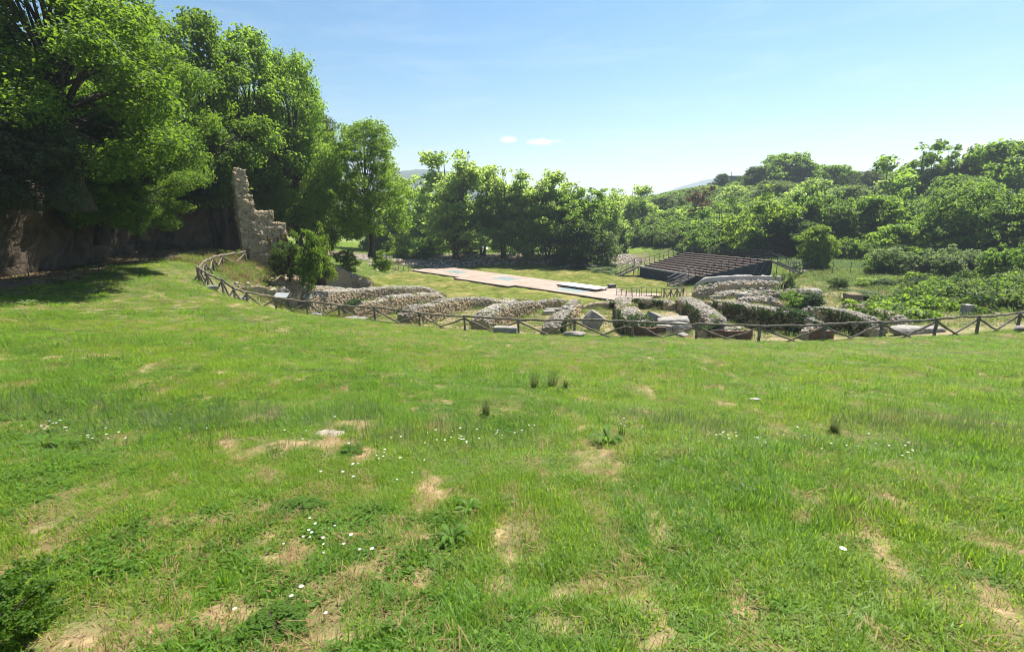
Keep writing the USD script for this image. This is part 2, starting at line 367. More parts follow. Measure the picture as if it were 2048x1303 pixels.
_rbf = RBFInterpolator(ctrl[:, :2], ctrl[:, 2], kernel="thin_plate_spline", smoothing=0.03, neighbors=60)


def sstep(a, b, x):
    t = np.clip((x - a) / (b - a), 0, 1)
    return t * t * (3 - 2 * t)


def seg_dist(x, y, poly):
    """distance to a polyline, and which side (+ = left of its direction)"""
    best, side = np.full(np.shape(x), 1e9), np.zeros(np.shape(x))
    for (ax, ay), (bx, by) in zip(poly[:-1], poly[1:]):
        dx, dy = bx - ax, by - ay
        t = np.clip(((x - ax) * dx + (y - ay) * dy) / (dx * dx + dy * dy), 0, 1)
        d = np.hypot(x - ax - t * dx, y - ay - t * dy)
        s = np.sign(dx * (y - ay) - dy * (x - ax))
        side = np.where(d < best, s, side)
        best = np.minimum(best, d)
    return best, side


def arena_r(x, y):
    c, s = math.cos(0.12), math.sin(0.12)
    dx, dy = x - 1.0, y - 72.5
    return np.hypot((c * dx + s * dy) / 20.5, (-s * dx + c * dy) / 22.0)


def height(x, y):
    x, y = np.asarray(x, float), np.asarray(y, float)
    shp = x.shape
    X, Y = np.clip(x.ravel(), -110, 230), np.clip(y.ravel(), -14, 330)
    z = np.empty(len(X))
    for k in range(0, len(X), 40000):
        z[k:k + 40000] = _rbf(np.stack([X[k:k + 40000], Y[k:k + 40000]], 1))
    X, Y = x.ravel(), y.ravel()
    far = sstep(250, 650, np.hypot(X - 40, Y - 80))
    z = z * (1 - far) - 9.0 * far
    w = 1 - sstep(0.9, 1.06, arena_r(X, Y))
    z = z * (1 - w) - 8.0 * w
    d, s = seg_dist(X, Y, CLIFF)
    behind = np.where(s > 0, d, -d)
    lim = sstep(-8, 8, Y) * (1 - sstep(53, 62, Y))
    z = z + lim * (4.6 * sstep(0.0, 1.6, behind) + 0.12 * np.clip(behind, 0, 30))
    p = np.stack([X, Y, np.zeros_like(X)], 1)
    near = 1 - sstep(60, 130, np.hypot(X, Y - 30))
    z = z + near * ((fbm(p * 0.55, 3, 3) - 0.5) * 0.22 + (fbm(p * 2.6, 3, 9) - 0.5) * 0.10 * (1 - w * 0.6))
    return z.reshape(shp)


def h1(x, y):
    return float(height(np.array([x]), np.array([y]))[0])


_ys = np.concatenate([np.arange(1.2, 12, 0.03), np.arange(12, 70, 0.15)])


def onground(px, py):
    d = ray(px, py)
    p = EYE + d * (_ys / d[1])[:, None]
    g = height(p[:, 0], p[:, 1])
    k = np.argmax(p[:, 2] < g)
    return np.array([p[k, 0], p[k, 1], g[k]])


# straw patches of the meadow, along lines on the ground
STRAW = [([(1285, 990), (1300, 1030), (1325, 1080)], 30), ([(1445, 1020), (1470, 1050), (1500, 1085)], 26), ([(1768, 980), (1800, 1010), (1830, 1050)], 26), ([(1575, 970), (1600, 990)], 24),
         ([(1605, 1030), (1610, 1045)], 16), ([(1470, 1200), (1510, 1250)], 30), ([(1755, 1100), (1800, 1160)], 18), ([(1780, 1180), (1810, 1220)], 16), ([(1950, 1170), (2040, 1250)], 26),
         ([(1100, 1200), (1150, 1190), (1210, 1170)], 46), ([(1080, 1250), (1140, 1260)], 50), ([(1270, 1280), (1300, 1300)], 30), ([(990, 1040), (1020, 1130), (990, 1190)], 26), ([(860, 950), (870, 1010), (850, 1080)], 22),
         ([(1245, 930), (1230, 960)], 22), ([(690, 890), (730, 900), (720, 920)], 36), ([(460, 910), (480, 930)], 26), ([(440, 880), (435, 900)], 14), ([(300, 985), (310, 1000)], 14), ([(90, 1060), (60, 1110)], 36),
         ([(0, 930), (40, 925)], 30), ([(350, 1200), (300, 1290)], 46), ([(540, 1060), (560, 1090)], 24), ([(820, 1180), (840, 1150)], 26), ([(640, 1290), (700, 1280)], 30), ([(720, 985), (745, 975)], 18), ([(100, 1280), (200, 1290)], 40),
         ([(1475, 800), (1540, 803), (1570, 810)], 7), ([(1165, 770), (1250, 750), (1240, 740)], 8), ([(960, 730), (985, 750)], 9), ([(905, 700), (945, 690)], 7), ([(850, 690), (880, 688)], 5), ([(820, 760), (850, 770)], 12),
         ([(760, 750), (775, 780)], 8), ([(690, 770), (695, 785)], 7), ([(1290, 770), (1310, 800)], 6), ([(1405, 735), (1415, 745)], 10), ([(1455, 745), (1510, 770)], 7), ([(1440, 770), (1470, 810)], 8), ([(380, 800), (460, 790)], 10),
         ([(430, 710), (470, 700)], 8), ([(540, 690), (500, 690)], 6), ([(640, 745), (600, 760)], 8), ([(1800, 805), (1840, 810)], 6), ([(1280, 700), (1300, 695)], 5), ([(1380, 710), (1440, 730)], 6)]
STRAW_G = []
for pl, w in STRAW:
    g = np.array([onground(*p) for p in pl])
    STRAW_G.append((g[:, :2], max(0.05, w * g[:, 1].mean() * 1.0 / 1000 * 0.55)))


def straw_mask(x, y):
    p = np.stack([x, y, np.zeros_like(x)], -1)
    wob = (fbm(p * 7.0, 3, 21) - 0.5)
    m = np.zeros(np.shape(x))
    for poly, w in STRAW_G:
        lo, hi = poly.min(0) - 1, poly.max(0) + 1
        k = (x > lo[0]) & (x < hi[0]) & (y > lo[1]) & (y < hi[1])
        if k.any():
            d, _ = seg_dist(x[k], y[k], poly)
            v = 1 - sstep(0.45, 1.25, d / w + wob[k] * 1.5)
            m[k] = np.maximum(m[k], v * 1.0)
    q = np.stack([x * 1.5 + y * 0.25, y * 0.62 - x * 0.15, np.zeros_like(x)], -1)
    n = fbm(q * 1.9, 5, 33)
    m = np.maximum(m, 0.40 * sstep(0.60, 0.72, n))
    q2 = np.stack([x * 1.1 + y * 0.35, y * 0.75 - x * 0.2, np.zeros_like(x) + 4.0], -1)
    rdg = 1 - np.abs(2 * fbm(q2 * 0.75, 4, 37) - 1)
    m = np.maximum(m, 0.85 * sstep(0.93, 0.985, rdg) * sstep(0.50, 0.60, fbm(q2 * 1.2, 3, 39)))
    return m


def lush_mask(x, y):
    p = np.stack([x, y, np.zeros_like(x)], -1)
    return sstep(0.42, 0.62, fbm(p * 0.42, 4, 51))


FX = np.array([p[0] for p in FENCE3] + [36.0])
FY = np.array([p[1] for p in FENCE3] + [29.0])
_o = np.argsort(FX)


def fence_y(x):
    return np.interp(x, FX[_o], FY[_o])


def zones(x, y):
    """weights of the ground's covers"""
    r = arena_r(x, y)
    arena = 1 - sstep(0.98, 1.05, r)
    beyond = sstep(0.2, 1.3, y - fence_y(x)) * sstep(-21, -18, x) * (1 - sstep(33, 40, x))
    ruin = beyond * (1 - arena) * (1 - sstep(60, 68, y))
    d, s = seg_dist(x, y, CLIFF)
    woods = np.maximum(1 - sstep(3.0, 6.5, d + 2 * (fbm(np.stack([x, y, 0 * x], -1) * 0.6, 3, 5) - 0.5)), (s > 0) * 1.0) * (1 - sstep(55, 70, y))
    bank = (1 - arena) * sstep(88, 92, y) * (1 - sstep(103, 107, y)) * (1 - sstep(22, 30, x))
    field = sstep(104, 110, y) * (1 - sstep(30, 45, x))
    slope = sstep(36, 50, x + 0.25 * (y - 60)) * sstep(44, 56, y)
    return arena, ruin, woods, bank, field, slope


def grid_axis(parts):
    return np.unique(np.round(np.concatenate(parts), 4))


gx = np.concatenate([np.arange(0, 8, 0.1), np.arange(8, 30, 0.25), np.arange(30, 72, 0.6), np.geomspace(72, 6000, 46)])
gx = np.concatenate([-gx[:0:-1], gx])
gy = np.concatenate([np.linspace(-60, -4, 14), np.arange(-3, 1.2, 0.3), np.arange(1.2, 8, 0.08), np.arange(8, 20, 0.15), np.arange(20, 62, 0.3), np.arange(62, 125, 0.7), np.geomspace(125, 6500, 60)])
GX, GY = np.meshgrid(gx, gy)
GZ = height(GX, GY)
nx, ny = len(gx), len(gy)
gi, gj = np.meshgrid(np.arange(ny - 1), np.arange(nx - 1), indexing="ij")
quad = np.stack([gi * nx + gj, gi * nx + gj + 1, (gi + 1) * nx + gj + 1, (gi + 1) * nx + gj], -1).reshape(-1, 4)
GV = np.stack([GX, GY, GZ], -1).reshape(-1, 3)
ground = usdkit.mesh(stage, "/World/ground", (GV, np.vstack([quad[:, [0, 1, 2]], quad[:, [0, 2, 3]]])), M["ground"], smooth=True)
x, y = GV[:, 0], GV[:, 1]
arena, ruin, woods, bank, field, slope = zones(x, y)
st, lu = straw_mask(x, y), lush_mask(x, y)


def mixc(c, new, w):
    return c * (1 - w[:, None]) + np.array(new) * w[:, None]


tint = np.tile(np.array([0.085, 0.105, 0.030]), (len(x), 1))
tint = mixc(tint, (0.065, 0.095, 0.022), lu)
tint = mixc(tint, (0.32, 0.23, 0.125), st)
pn = np.stack([x, y, 0 * x], -1)
tint = mixc(tint, (0.045, 0.070, 0.02), slope)
tint = mixc(tint, (0.15, 0.19, 0.045), field)
tint = mixc(tint, (0.155, 0.12, 0.085), bank)
tint = mixc(tint, (0.26, 0.215, 0.125), ruin)
tint = mixc(tint, (0.14, 0.155, 0.04), ruin * sstep(0.48, 0.62, fbm(pn * 0.9, 3, 8)))
tint = mixc(tint, (0.135, 0.155, 0.030), arena)
tint = mixc(tint, (0.24, 0.20, 0.075), arena * sstep(0.5, 0.68, fbm(pn * 0.35, 4, 13)) * 0.8)
tint = mixc(tint, (0.15, 0.11, 0.075), woods)
UsdGeom.PrimvarsAPI(ground).CreatePrimvar("tint", Sdf.ValueTypeNames.Color3fArray, "vertex").Set(Vt.Vec3fArray.FromNumpy(tint.astype(np.float32)))
tag(ground, "sloping grass meadow running down to the ruins and the arena", kind="structure")


def ribbon(pts, width, lift=0.02, seed=0, step=0.4):
    """a sheet laid on the ground along a line"""
    p = resample(np.asarray(pts, float)[:, :2], step)
    t = np.gradient(p, axis=0)
    t /= np.linalg.norm(t, axis=1, keepdims=True)
    n = np.stack([-t[:, 1], t[:, 0]], 1)
    s = np.linspace(-1, 1, 7)
    w = width * (0.8 + 0.5 * fbm(np.stack([p[:, 0], p[:, 1], 0 * p[:, 0]], 1) * 0.6, 2, seed))
    q = p[:, None] + n[:, None] * s[None, :, None] * w[:, None, None] / 2
    z = height(q[..., 0], q[..., 1]) + lift * (1 - np.abs(s) ** 3 * 1.6)
    v = np.concatenate([q, z[..., None]], -1).reshape(-1, 3)
    i, j = np.meshgrid(np.arange(len(p) - 1), np.arange(6), indexing="ij")
    f = np.stack([i * 7 + j, i * 7 + j + 1, (i + 1) * 7 + j + 1, (i + 1) * 7 + j], -1).reshape(-1, 4)
    return v, f[:, ::-1]


def resample(p, step):
    p = np.asarray(p, float)
    d = np.concatenate([[0], np.cumsum(np.linalg.norm(np.diff(p, axis=0), axis=1))])
    t = np.linspace(0, d[-1], max(2, int(d[-1] / step) + 1))
    from scipy.interpolate import PchipInterpolator
    return np.stack([PchipInterpolator(d, p[:, k])(t) for k in range(p.shape[1])], 1)


path_pts = [(-22.0, 2), (-22.6, 10), (-23.2, 20), (-24.6, 28), (-26.2, 36), (-27.0, 45), (-24.5, 53)]
obj("dirt_path", ribbon(path_pts, 2.2, 0.03, 4), M["dirt"], smooth=True, kind="structure", label="brown dirt path along the foot of the tuff cliff")

# ------------------------------------------------------------------ far hills
def hills(name, label, bumps, x0, x1, y0, y1, n=170):
    xs, ys = np.linspace(x0, x1, n), np.linspace(y0, y1, n)
    X, Y = np.meshgrid(xs, ys)
    Z = np.full_like(X, -14.0)
    for (bx, by, sx, sy, hh) in bumps:
        Z = np.maximum(Z, -14 + (hh + 14) * np.exp(-((X - bx) / sx) ** 2 - ((Y - by) / sy) ** 2))
    p = np.stack([X, Y, 0 * X], -1)
    Z += (fbm(p / 160, 4, 3) - 0.5) * 26 * sstep(-10, 30, Z) + (noise(p / 9.0, 5) - 0.5) * 5 * sstep(-10, 10, Z)
    i, j = np.meshgrid(np.arange(n - 1), np.arange(n - 1), indexing="ij")
    f = np.stack([i * n + j, i * n + j + 1, (i + 1) * n + j + 1, (i + 1) * n + j], -1).reshape(-1, 4)
    obj(name, (np.stack([X, Y, Z], -1).reshape(-1, 3), f), M["hill"], smooth=True, kind="structure", label=label)


a = at(838, 349, 1500)
b = at(1395, 371, 2400)
hills("hills", "blue wooded hill rising left of the far tree row", [(a[0] + 30, 1500, 330, 300, a[2] + 14), (a[0] - 330, 1450, 420, 300, 95), (200, 1650, 600, 300, 55)], -1300, 700, 1000, 2100)
hills("hills", "distant blue hill beyond the right hand slope", [(b[0] + 160, 2400, 420, 400, b[2] + 34), (b[0] + 900, 2500, 700, 500, 190), (b[0] - 500, 2450, 600, 300, 60)], 0, 2600, 1900, 3100)

# ------------------------------------------------------------------ plants
def leaves(centres, normals, size, rng, aspect=0.62, vary=0.35, droop=0.0):
    """diamond leaves, two triangles each, folded a little along the middle"""
    n = len(centres)
    nrm = normals / (np.linalg.norm(normals, axis=1, keepdims=True) + 1e-9)
    r = rng.normal(0, 1, (n, 3))
    if droop:
        r[:, 2] -= droop
    t = r - nrm * (r * nrm).sum(1, keepdims=True)
    t /= np.linalg.norm(t, axis=1, keepdims=True) + 1e-9
    b = np.cross(nrm, t)
    L = (size * rng.uniform(1 - vary, 1 + vary, n) / 2)[:, None]
    W = L * aspect
    up = nrm * L * 0.25
    v = np.stack([centres - t * L, centres + b * W + up, centres + t * L, centres - b * W + up], 1).reshape(-1, 3)
    k = np.arange(n)[:, None] * 4
    f = np.concatenate([k + [0, 1, 2], k + [0, 2, 3]], 0)
    return v, f


def sphere_dirs(n, rng):
    d = rng.normal(0, 1, (n, 3))
    return d / np.linalg.norm(d, axis=1, keepdims=True)


def lobed_crown(lobes, n_leaves, leaf, rng, twig=0.30, shell=(0.62, 1.08), per=20, droop=0.0, flat=0.85, aspect=0.62):
    """leaves on twigs on the outside of lobes (x, y, z, radius)"""
    lobes = np.asarray(lobes, float)
    area = lobes[:, 3] ** 2
    nt = max(8, n_leaves // per)
    which = rng.choice(len(lobes), nt, p=area / area.sum())
    d = sphere_dirs(nt, rng)
    d[:, 2] = d[:, 2] * 0.9 + 0.12
    rr = lobes[which, 3] * rng.uniform(*shell, nt)
    c = lobes[which, :3] + d * rr[:, None] * [1, 1, flat]
    c[:, 2] -= droop * np.abs(rng.normal(0, 1, nt)) * 0.3
    cen = np.repeat(c, per, 0) + rng.normal(0, twig, (nt * per, 3)) * [1, 1, 0.7]
    nor = np.repeat(d, per, 0) * 0.55 + rng.normal(0, 0.55, (nt * per, 3)) + [0, 0, 0.35]
    return leaves(cen, nor, leaf, rng, droop=droop, aspect=aspect)


def limbs(lobes, H, r0, rng, stems=1, fork=0.35, spread=0.25, sub=True):
    mb = MB()
    lobes = np.asarray(lobes, float)
    for s in range(stems):
        ang = rng.uniform(0, 6.28)
        off = np.array([math.cos(ang), math.sin(ang), 0]) * (spread if stems > 1 else 0.05)
        top = np.array([off[0] * 3, off[1] * 3, H * (0.8 if stems == 1 else rng.uniform(0.65, 0.9))])
        n = 9
        t = np.linspace(0, 1, n)[:, None]
        base = off * 0.5 + [0, 0, -0.4]
        p = base + (top - base) * t + rng.normal(0, 0.03 * H * 0.4, (n, 3)) * np.sin(t * 3.0) * [1, 1, 0.2]
        rad = r0 * (1 - 0.82 * t[:, 0]) / math.sqrt(stems)
        rad[0] *= 1.5
        mb.tube(p, rad, 9)
        for k, l in enumerate(lobes):
            if k % stems != s:
                continue
            tt = np.clip(fork + (l[2] / H) * 0.45 + rng.uniform(-0.1, 0.1), 0.2, 0.9) - 0.12
            i = tt * (n - 1)
            j = min(int(i), n - 2)
            a0 = p[j] + (p[j + 1] - p[j]) * (i - j)
            e = l[:3].copy()
            m = (a0 + e) / 2 + [0, 0, 0.08 * np.linalg.norm(e - a0)] + rng.normal(0, 0.15, 3)
            u = np.linspace(0, 1, 6)[:, None]
            q = (1 - u) ** 2 * a0 + 2 * u * (1 - u) * m + u ** 2 * e
            ra = max(0.03, r0 * 0.38 / math.sqrt(stems) * (1 - tt * 0.5))
            mb.tube(q, ra * (1 - 0.8 * u[:, 0]), 6, caps=False)
            if sub:
                for _ in range(3):
                    g = e + sphere_dirs(1, rng)[0] * l[3] * 0.9
                    k0 = q[3] + (q[4] - q[3]) * rng.random()
                    mb.tube([k0, (k0 + g) / 2 + rng.normal(0, 0.1, 3), g], [ra * 0.35, ra * 0.25, ra * 0.08], 4, caps=False)
    return mb.mesh()


def oak_lobes(H, W, frac, n, rng, rl=(0.15, 0.26), top=1.0):
    out = []
    for k in range(n):
        t = (k + 0.5) / n
        z = frac + (1 - frac) * t
        prof = math.sin(math.pi * min(1, (t * 0.86 + 0.12))) ** 0.6
        a = k * 2.4 + rng.uniform(-0.5, 0.5)
        rad = W / 2 * prof * rng.uniform(0.35, 0.92)
        r = W * rng.uniform(*rl) * (0.75 + 0.4 * prof)
        rad = max(0, min(rad, W / 2 - r * 0.7))
        out.append((math.cos(a) * rad, math.sin(a) * rad, min(H * z, H - r * 0.75), r))
    return out


KINDS = {}


def tree_kind(name, H, W, lobes, n_leaves, leaf, seed, r0, stems=1, twig=0.3, per=20, leafmat=None, droop=0.0, shell=(0.62, 1.08), aspect=0.62, spread=0.25):
    rng = np.random.default_rng(seed)
    lobes = lobes(rng) if callable(lobes) else lobes
    k = kind_class(name)
    obj("trunk", limbs(lobes, H, r0, rng, stems, spread=spread), M["bark"], str(k), smooth=True)
    cv, cf = lobed_crown(lobes, n_leaves, leaf, rng, twig, shell, per, droop, aspect=aspect)
    obj("crown", (cv, cf), None if leafmat is None else leafmat, str(k))
    KINDS[name] = (k, np.percentile(cv[:, 2], 99.7), np.ptp(np.percentile(cv[:, 0], [3, 97])) * 0.5 + np.ptp(np.percentile(cv[:, 1], [3, 97])) * 0.5)


# big trees of the left wood
tree_kind("oak_a", 14, 11, lambda r: oak_lobes(14, 11, 0.12, 60, r, (0.06, 0.12)), 58000, 0.20, 1, 0.42, twig=0.24)
tree_kind("oak_b", 14, 11, lambda r: oak_lobes(14, 11, 0.08, 62, r, (0.06, 0.115)), 56000, 0.19, 2, 0.40, twig=0.23)
tree_kind("oak_tall", 17, 9, lambda r: oak_lobes(17, 9, 0.22, 50, r, (0.06, 0.11)), 24000, 0.25, 3, 0.40, twig=0.24, stems=2, spread=0.4)
tree_kind("oak_open", 13, 9, lambda r: oak_lobes(13, 9, 0.16, 46, r, (0.07, 0.125)), 26000, 0.22, 4, 0.26, twig=0.22)
tree_kind("holm_oak", 8, 9, lambda r: oak_lobes(8, 9, 0.02, 46, r, (0.09, 0.16)), 38000, 0.18, 5, 0.3, twig=0.2)


# trees of the row: several upright feathered stems
def upright_lobes(H, W, frac, n, rng, stems=5):
    out = []
    tips = [(rng.uniform(-0.34, 0.34) * W, rng.uniform(-0.34, 0.34) * W, H * rng.uniform(0.72, 1.0)) for _ in range(stems)]
    tips[0] = (0, 0, H * 0.98)
    for k in range(n):
        tx, ty, tz = tips[k % stems]
        t = rng.uniform(0, 1) ** 0.8
        z = H * frac + (tz - H * frac) * t
        s = 0.55 + 0.45 * t
        r = W * rng.uniform(0.10, 0.17) * (1.3 - 0.7 * t)
        sp = 0.13 * W * (1 - t * 0.7)
        out.append((tx * s + rng.normal(0, sp), ty * s + rng.normal(0, sp), z - r * 0.6, r))
    return out


tree_kind("row_tree_a", 18, 9, lambda r: upright_lobes(18, 9, 0.27, 84, r, 9), 14000, 0.42, 11, 0.34, stems=3, twig=0.30, spread=0.6)
tree_kind("row_tree_b", 16, 8, lambda r: upright_lobes(16, 8, 0.29, 72, r, 8), 12000, 0.42, 12, 0.32, stems=2, twig=0.28, spread=0.5)
tree_kind("row_tree_c", 15, 9, lambda r: upright_lobes(15, 9, 0.26, 78, r, 9), 13000, 0.40, 13, 0.30, stems=2, twig=0.28, spread=0.7)
# bushy trees and bushes of the slope
tree_kind("bushy_tree_a", 9, 8, lambda r: oak_lobes(9, 8, 0.06, 44, r, (0.08, 0.15)), 15000, 0.36, 21, 0.2, twig=0.22)
tree_kind("bushy_tree_b", 9, 7, lambda r: upright_lobes(9, 7, 0.05, 48, r, 7), 14000, 0.34, 22, 0.16, stems=3, twig=0.22, spread=0.4)
tree_kind("bushy_tree_c", 9, 9, lambda r: oak_lobes(9, 9, 0.02, 56, r, (0.07, 0.14)), 17000, 0.35, 23, 0.2, twig=0.22)
tree_kind("vine_mound_a", 8, 9, lambda r: oak_lobes(8, 9, 0.05, 36, r, (0.11, 0.2)), 20000, 0.31, 31, 0.2, twig=0.16, droop=1.6, shell=(0.85, 1.08), aspect=0.5)
tree_kind("vine_mound_b", 8, 6, lambda r: upright_lobes(8, 6, 0.08, 36, r, 5), 14000, 0.30, 32, 0.18, twig=0.15, droop=1.6, shell=(0.8, 1.1), aspect=0.5)
tree_kind("olive", 5, 5, lambda r: oak_lobes(5, 5, 0.2, 20, r, (0.12, 0.2)), 4200, 0.34, 41, 0.16, twig=0.2, aspect=0.35)
tree_kind("conifer", 9, 3.4, lambda r: [(r.normal(0, 0.25), r.normal(0, 0.25), z, 0.25 + 1.3 * (1 - z / 9) ** 0.8) for z in np.linspace(0.6, 8.6, 18)], 7000, 0.30, 42, 0.14, twig=0.16)
tree_kind("shrub_a", 2.2, 2.6, lambda r: oak_lobes(2.2, 2.6, 0.0, 30, r, (0.08, 0.16)), 5200, 0.12, 51, 0.05, twig=0.07)
tree_kind("shrub_b", 2.4, 2.4, lambda r: upright_lobes(2.0, 2.6, 0.0, 34, r, 9), 5000, 0.12, 52, 0.05, stems=3, twig=0.08, spread=0.15)
tree_kind("hedge", 2.6, 8, lambda r: [(r.uniform(-3.6, 3.6), r.uniform(-1.0, 1.0), z, r.uniform(0.35, 0.75)) for z in r.uniform(0.2, 1.9, 46)], 12000, 0.21, 54, 0.05, stems=3, twig=0.10, spread=0.8)
tree_kind("scrub", 2.5, 3.2, lambda r: oak_lobes(2.5, 3.2, 0.0, 16, r, (0.16, 0.26)), 3000, 0.30, 53, 0.06, twig=0.16)


def plant(kind, name, label, px, top, y, wpx, m, cat="tree", bottom=None, group=None, rot=None, sink=0.0):
    """a tree whose tip and width are those seen, standing on the ground there"""
    k, H, W = KINDS[kind]
    tip = at(px, top, y)
    zb = h1(tip[0], tip[1]) if bottom is None else at(px, bottom, y)[2]
    zb -= sink
    hh = max(0.4, tip[2] - zb)
    depth = y * CP + (EYE[2] - tip[2]) * SP
    w = wpx / 1000.0 * depth
    if hh < 0.8 * H * w / W and cat == "tree":
        zb, hh = tip[2] - 0.8 * H * w / W, 0.8 * H * w / W
    rot = (abs(hash((round(px), round(top)))) % 360) if rot is None else rot
    return place(k, name, label, cat, (tip[0], tip[1], zb), rot, (w / W, w / W, hh / H), group, M[m] if isinstance(m, str) else m)


LEFT = [
    ("oak_a", "oak_tree", "huge bright green tree filling the top left corner above the cliff", 60, -150, 25, 470, "leaf_bright", 380),
    ("holm_oak", "holm_oak", "dark grey-green holm oak hanging over the cliff at the left edge", 15, 225, 22, 230, "leaf_holm", 420),
    ("oak_b", "oak_tree", "tall bright tree right of the corner tree, its top against blue sky", 235, 5, 36, 290, "leaf_bright", 420),
    ("oak_b", "oak_tree", "low rounded yellow-green tree bulging over the middle of the cliff", 245, 225, 29, 230, "leaf_bright", 396),
    ("oak_a", "oak_tree", "mid green tree overhanging the cliff between the two bright ones", 150, 190, 33, 250, "leaf_oak", 400),
    ("oak_tall", "oak_tree", "tall dark oak with bare forked limbs showing, second highest crown of the wood", 385, 30, 46, 250, "leaf_bright", 505),
    ("oak_tall", "oak_tree", "tall dark oak with a jagged top directly behind the ruined pillar", 485, 62, 52, 220, "leaf_oak", 505),
    ("oak_a", "oak_tree", "dark spreading oak right of the pillar with a steep right edge", 565, 110, 56, 190, "leaf_oak", 508),
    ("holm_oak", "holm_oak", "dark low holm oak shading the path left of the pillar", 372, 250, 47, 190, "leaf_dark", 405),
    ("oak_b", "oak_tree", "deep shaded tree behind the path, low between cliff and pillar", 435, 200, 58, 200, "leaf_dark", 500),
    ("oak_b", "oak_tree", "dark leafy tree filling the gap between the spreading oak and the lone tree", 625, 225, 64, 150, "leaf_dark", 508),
    ("oak_open", "oak_tree", "lone open-crowned tree with bare trunk standing right of the wood", 728, 246, 57, 185, "leaf_oak", 506),
    ("oak_b", "oak_tree", "bright backlit tree half hidden behind the tall bright tree", 170, 20, 46, 260, "leaf_bright", 440),
    ("oak_a", "oak_tree", "dark tree deep in the wood behind the bright ones at the left", 320, 130, 60, 300, "leaf_oak", 480),
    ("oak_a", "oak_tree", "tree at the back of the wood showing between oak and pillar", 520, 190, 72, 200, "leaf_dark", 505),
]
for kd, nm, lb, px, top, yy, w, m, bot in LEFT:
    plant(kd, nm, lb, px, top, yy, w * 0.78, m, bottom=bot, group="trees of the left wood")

ROW = [
    ("row_tree_c", "pale loose tree at the left end of the far row", 846, 357, 112, 90, "leaf_row"),
    ("row_tree_a", "tallest tree of the far row, its tip split into plumes", 912, 303, 98, 92, "leaf_row"),
    ("row_tree_b", "slim tree just right of the tallest one in the far row", 962, 333, 101, 64, "leaf_row"),
    ("row_tree_c", "broad tree with several thin trunks in the middle of the far row", 1008, 338, 99, 82, "leaf_row"),
    ("row_tree_a", "tree with a stout leaning double trunk in the far row", 1056, 345, 97, 78, "leaf_row"),
    ("row_tree_b", "narrow darker tree right of the double trunk in the far row", 1098, 362, 97, 62, "leaf_row"),
    ("row_tree_b", "tree with a thin straight trunk above the sunny field gap", 1128, 366, 99, 56, "leaf_row"),
    ("row_tree_c", "dark dense tree at the right end of the far row", 1168, 378, 95, 84, "leaf_oak"),
    ("row_tree_c", "grey-green tree behind the right end of the far row", 1212, 388, 118, 66, "leaf_row"),
    ("row_tree_a", "feathery tree standing taller between far row and slope", 1243, 374, 150, 62, "leaf_row"),
]
for kd, lb, px, top, yy, w, m in ROW:
    plant(kd, "row_tree", lb, px, top, yy, w * 1.12, m, group="far row of trees")
BEHIND = [
    ("row_tree_c", "pale tree behind the left end of the row, below the blue hill", 800, 400, 135, 90, "leaf_row"), ("bushy_tree_a", "rounded tree behind the row left of the tallest tree", 878, 392, 140, 80, "leaf_row"),
    ("bushy_tree_c", "distant bushy tree seen between tallest and slim row trees", 940, 402, 170, 80, "leaf_row"), ("bushy_tree_a", "distant tree filling the gaps behind the middle of the row", 1020, 400, 175, 90, "leaf_row"),
    ("bushy_tree_c", "distant tree behind the double-trunked row tree", 1085, 400, 170, 80, "leaf_row"), ("bushy_tree_a", "distant dark tree behind the right end of the row", 1150, 402, 165, 90, "leaf_oak"),
    ("bushy_tree_c", "tree behind the row next to the foot of the slope", 1205, 408, 160, 80, "leaf_oak"), ("bushy_tree_a", "tree behind the lone tree of the left wood", 760, 385, 120, 100, "leaf_oak"),
]
for kd, lb, px, top, yy, w, m in BEHIND:
    plant(kd, "distant_tree", lb, px, top, yy, w, m, group="trees behind the far row")
LOW = [
    ("shrub_a", "dark dense bush under the right end of the far row", 1160, 438, 92, 90, "leaf_dark"), ("shrub_b", "pale-leaved bush at the right foot of the row's last tree", 1205, 452, 91, 52, "leaf_pale"),
    ("shrub_b", "yellow-green bush at the left end of the far bank", 795, 462, 96, 46, "leaf_yellow"), ("shrub_b", "small lime bush left of the far row's trunks", 838, 488, 98, 40, "leaf_yellow"),
    ("shrub_a", "green bush between the first trunks of the far row", 862, 474, 102, 56, "leaf_bright"), ("shrub_a", "bush behind the trunks near the parked white car", 1000, 484, 112, 60, "leaf_row"),
    ("shrub_b", "bush below the thin straight trunk of the far row", 1120, 486, 100, 34, "leaf_row"), ("shrub_a", "dark undergrowth bush beside the stout trunk", 940, 482, 104, 44, "leaf_dark"),
    ("shrub_b", "low leafy shrubs at the foot of the slope left of the stand", 1215, 535, 84, 60, "leaf_pale"),
]
for kd, lb, px, top, yy, w, m in LOW:
    plant(kd, "bush", lb, px, top, yy, w, m, cat="bush", group="bushes along the far bank")

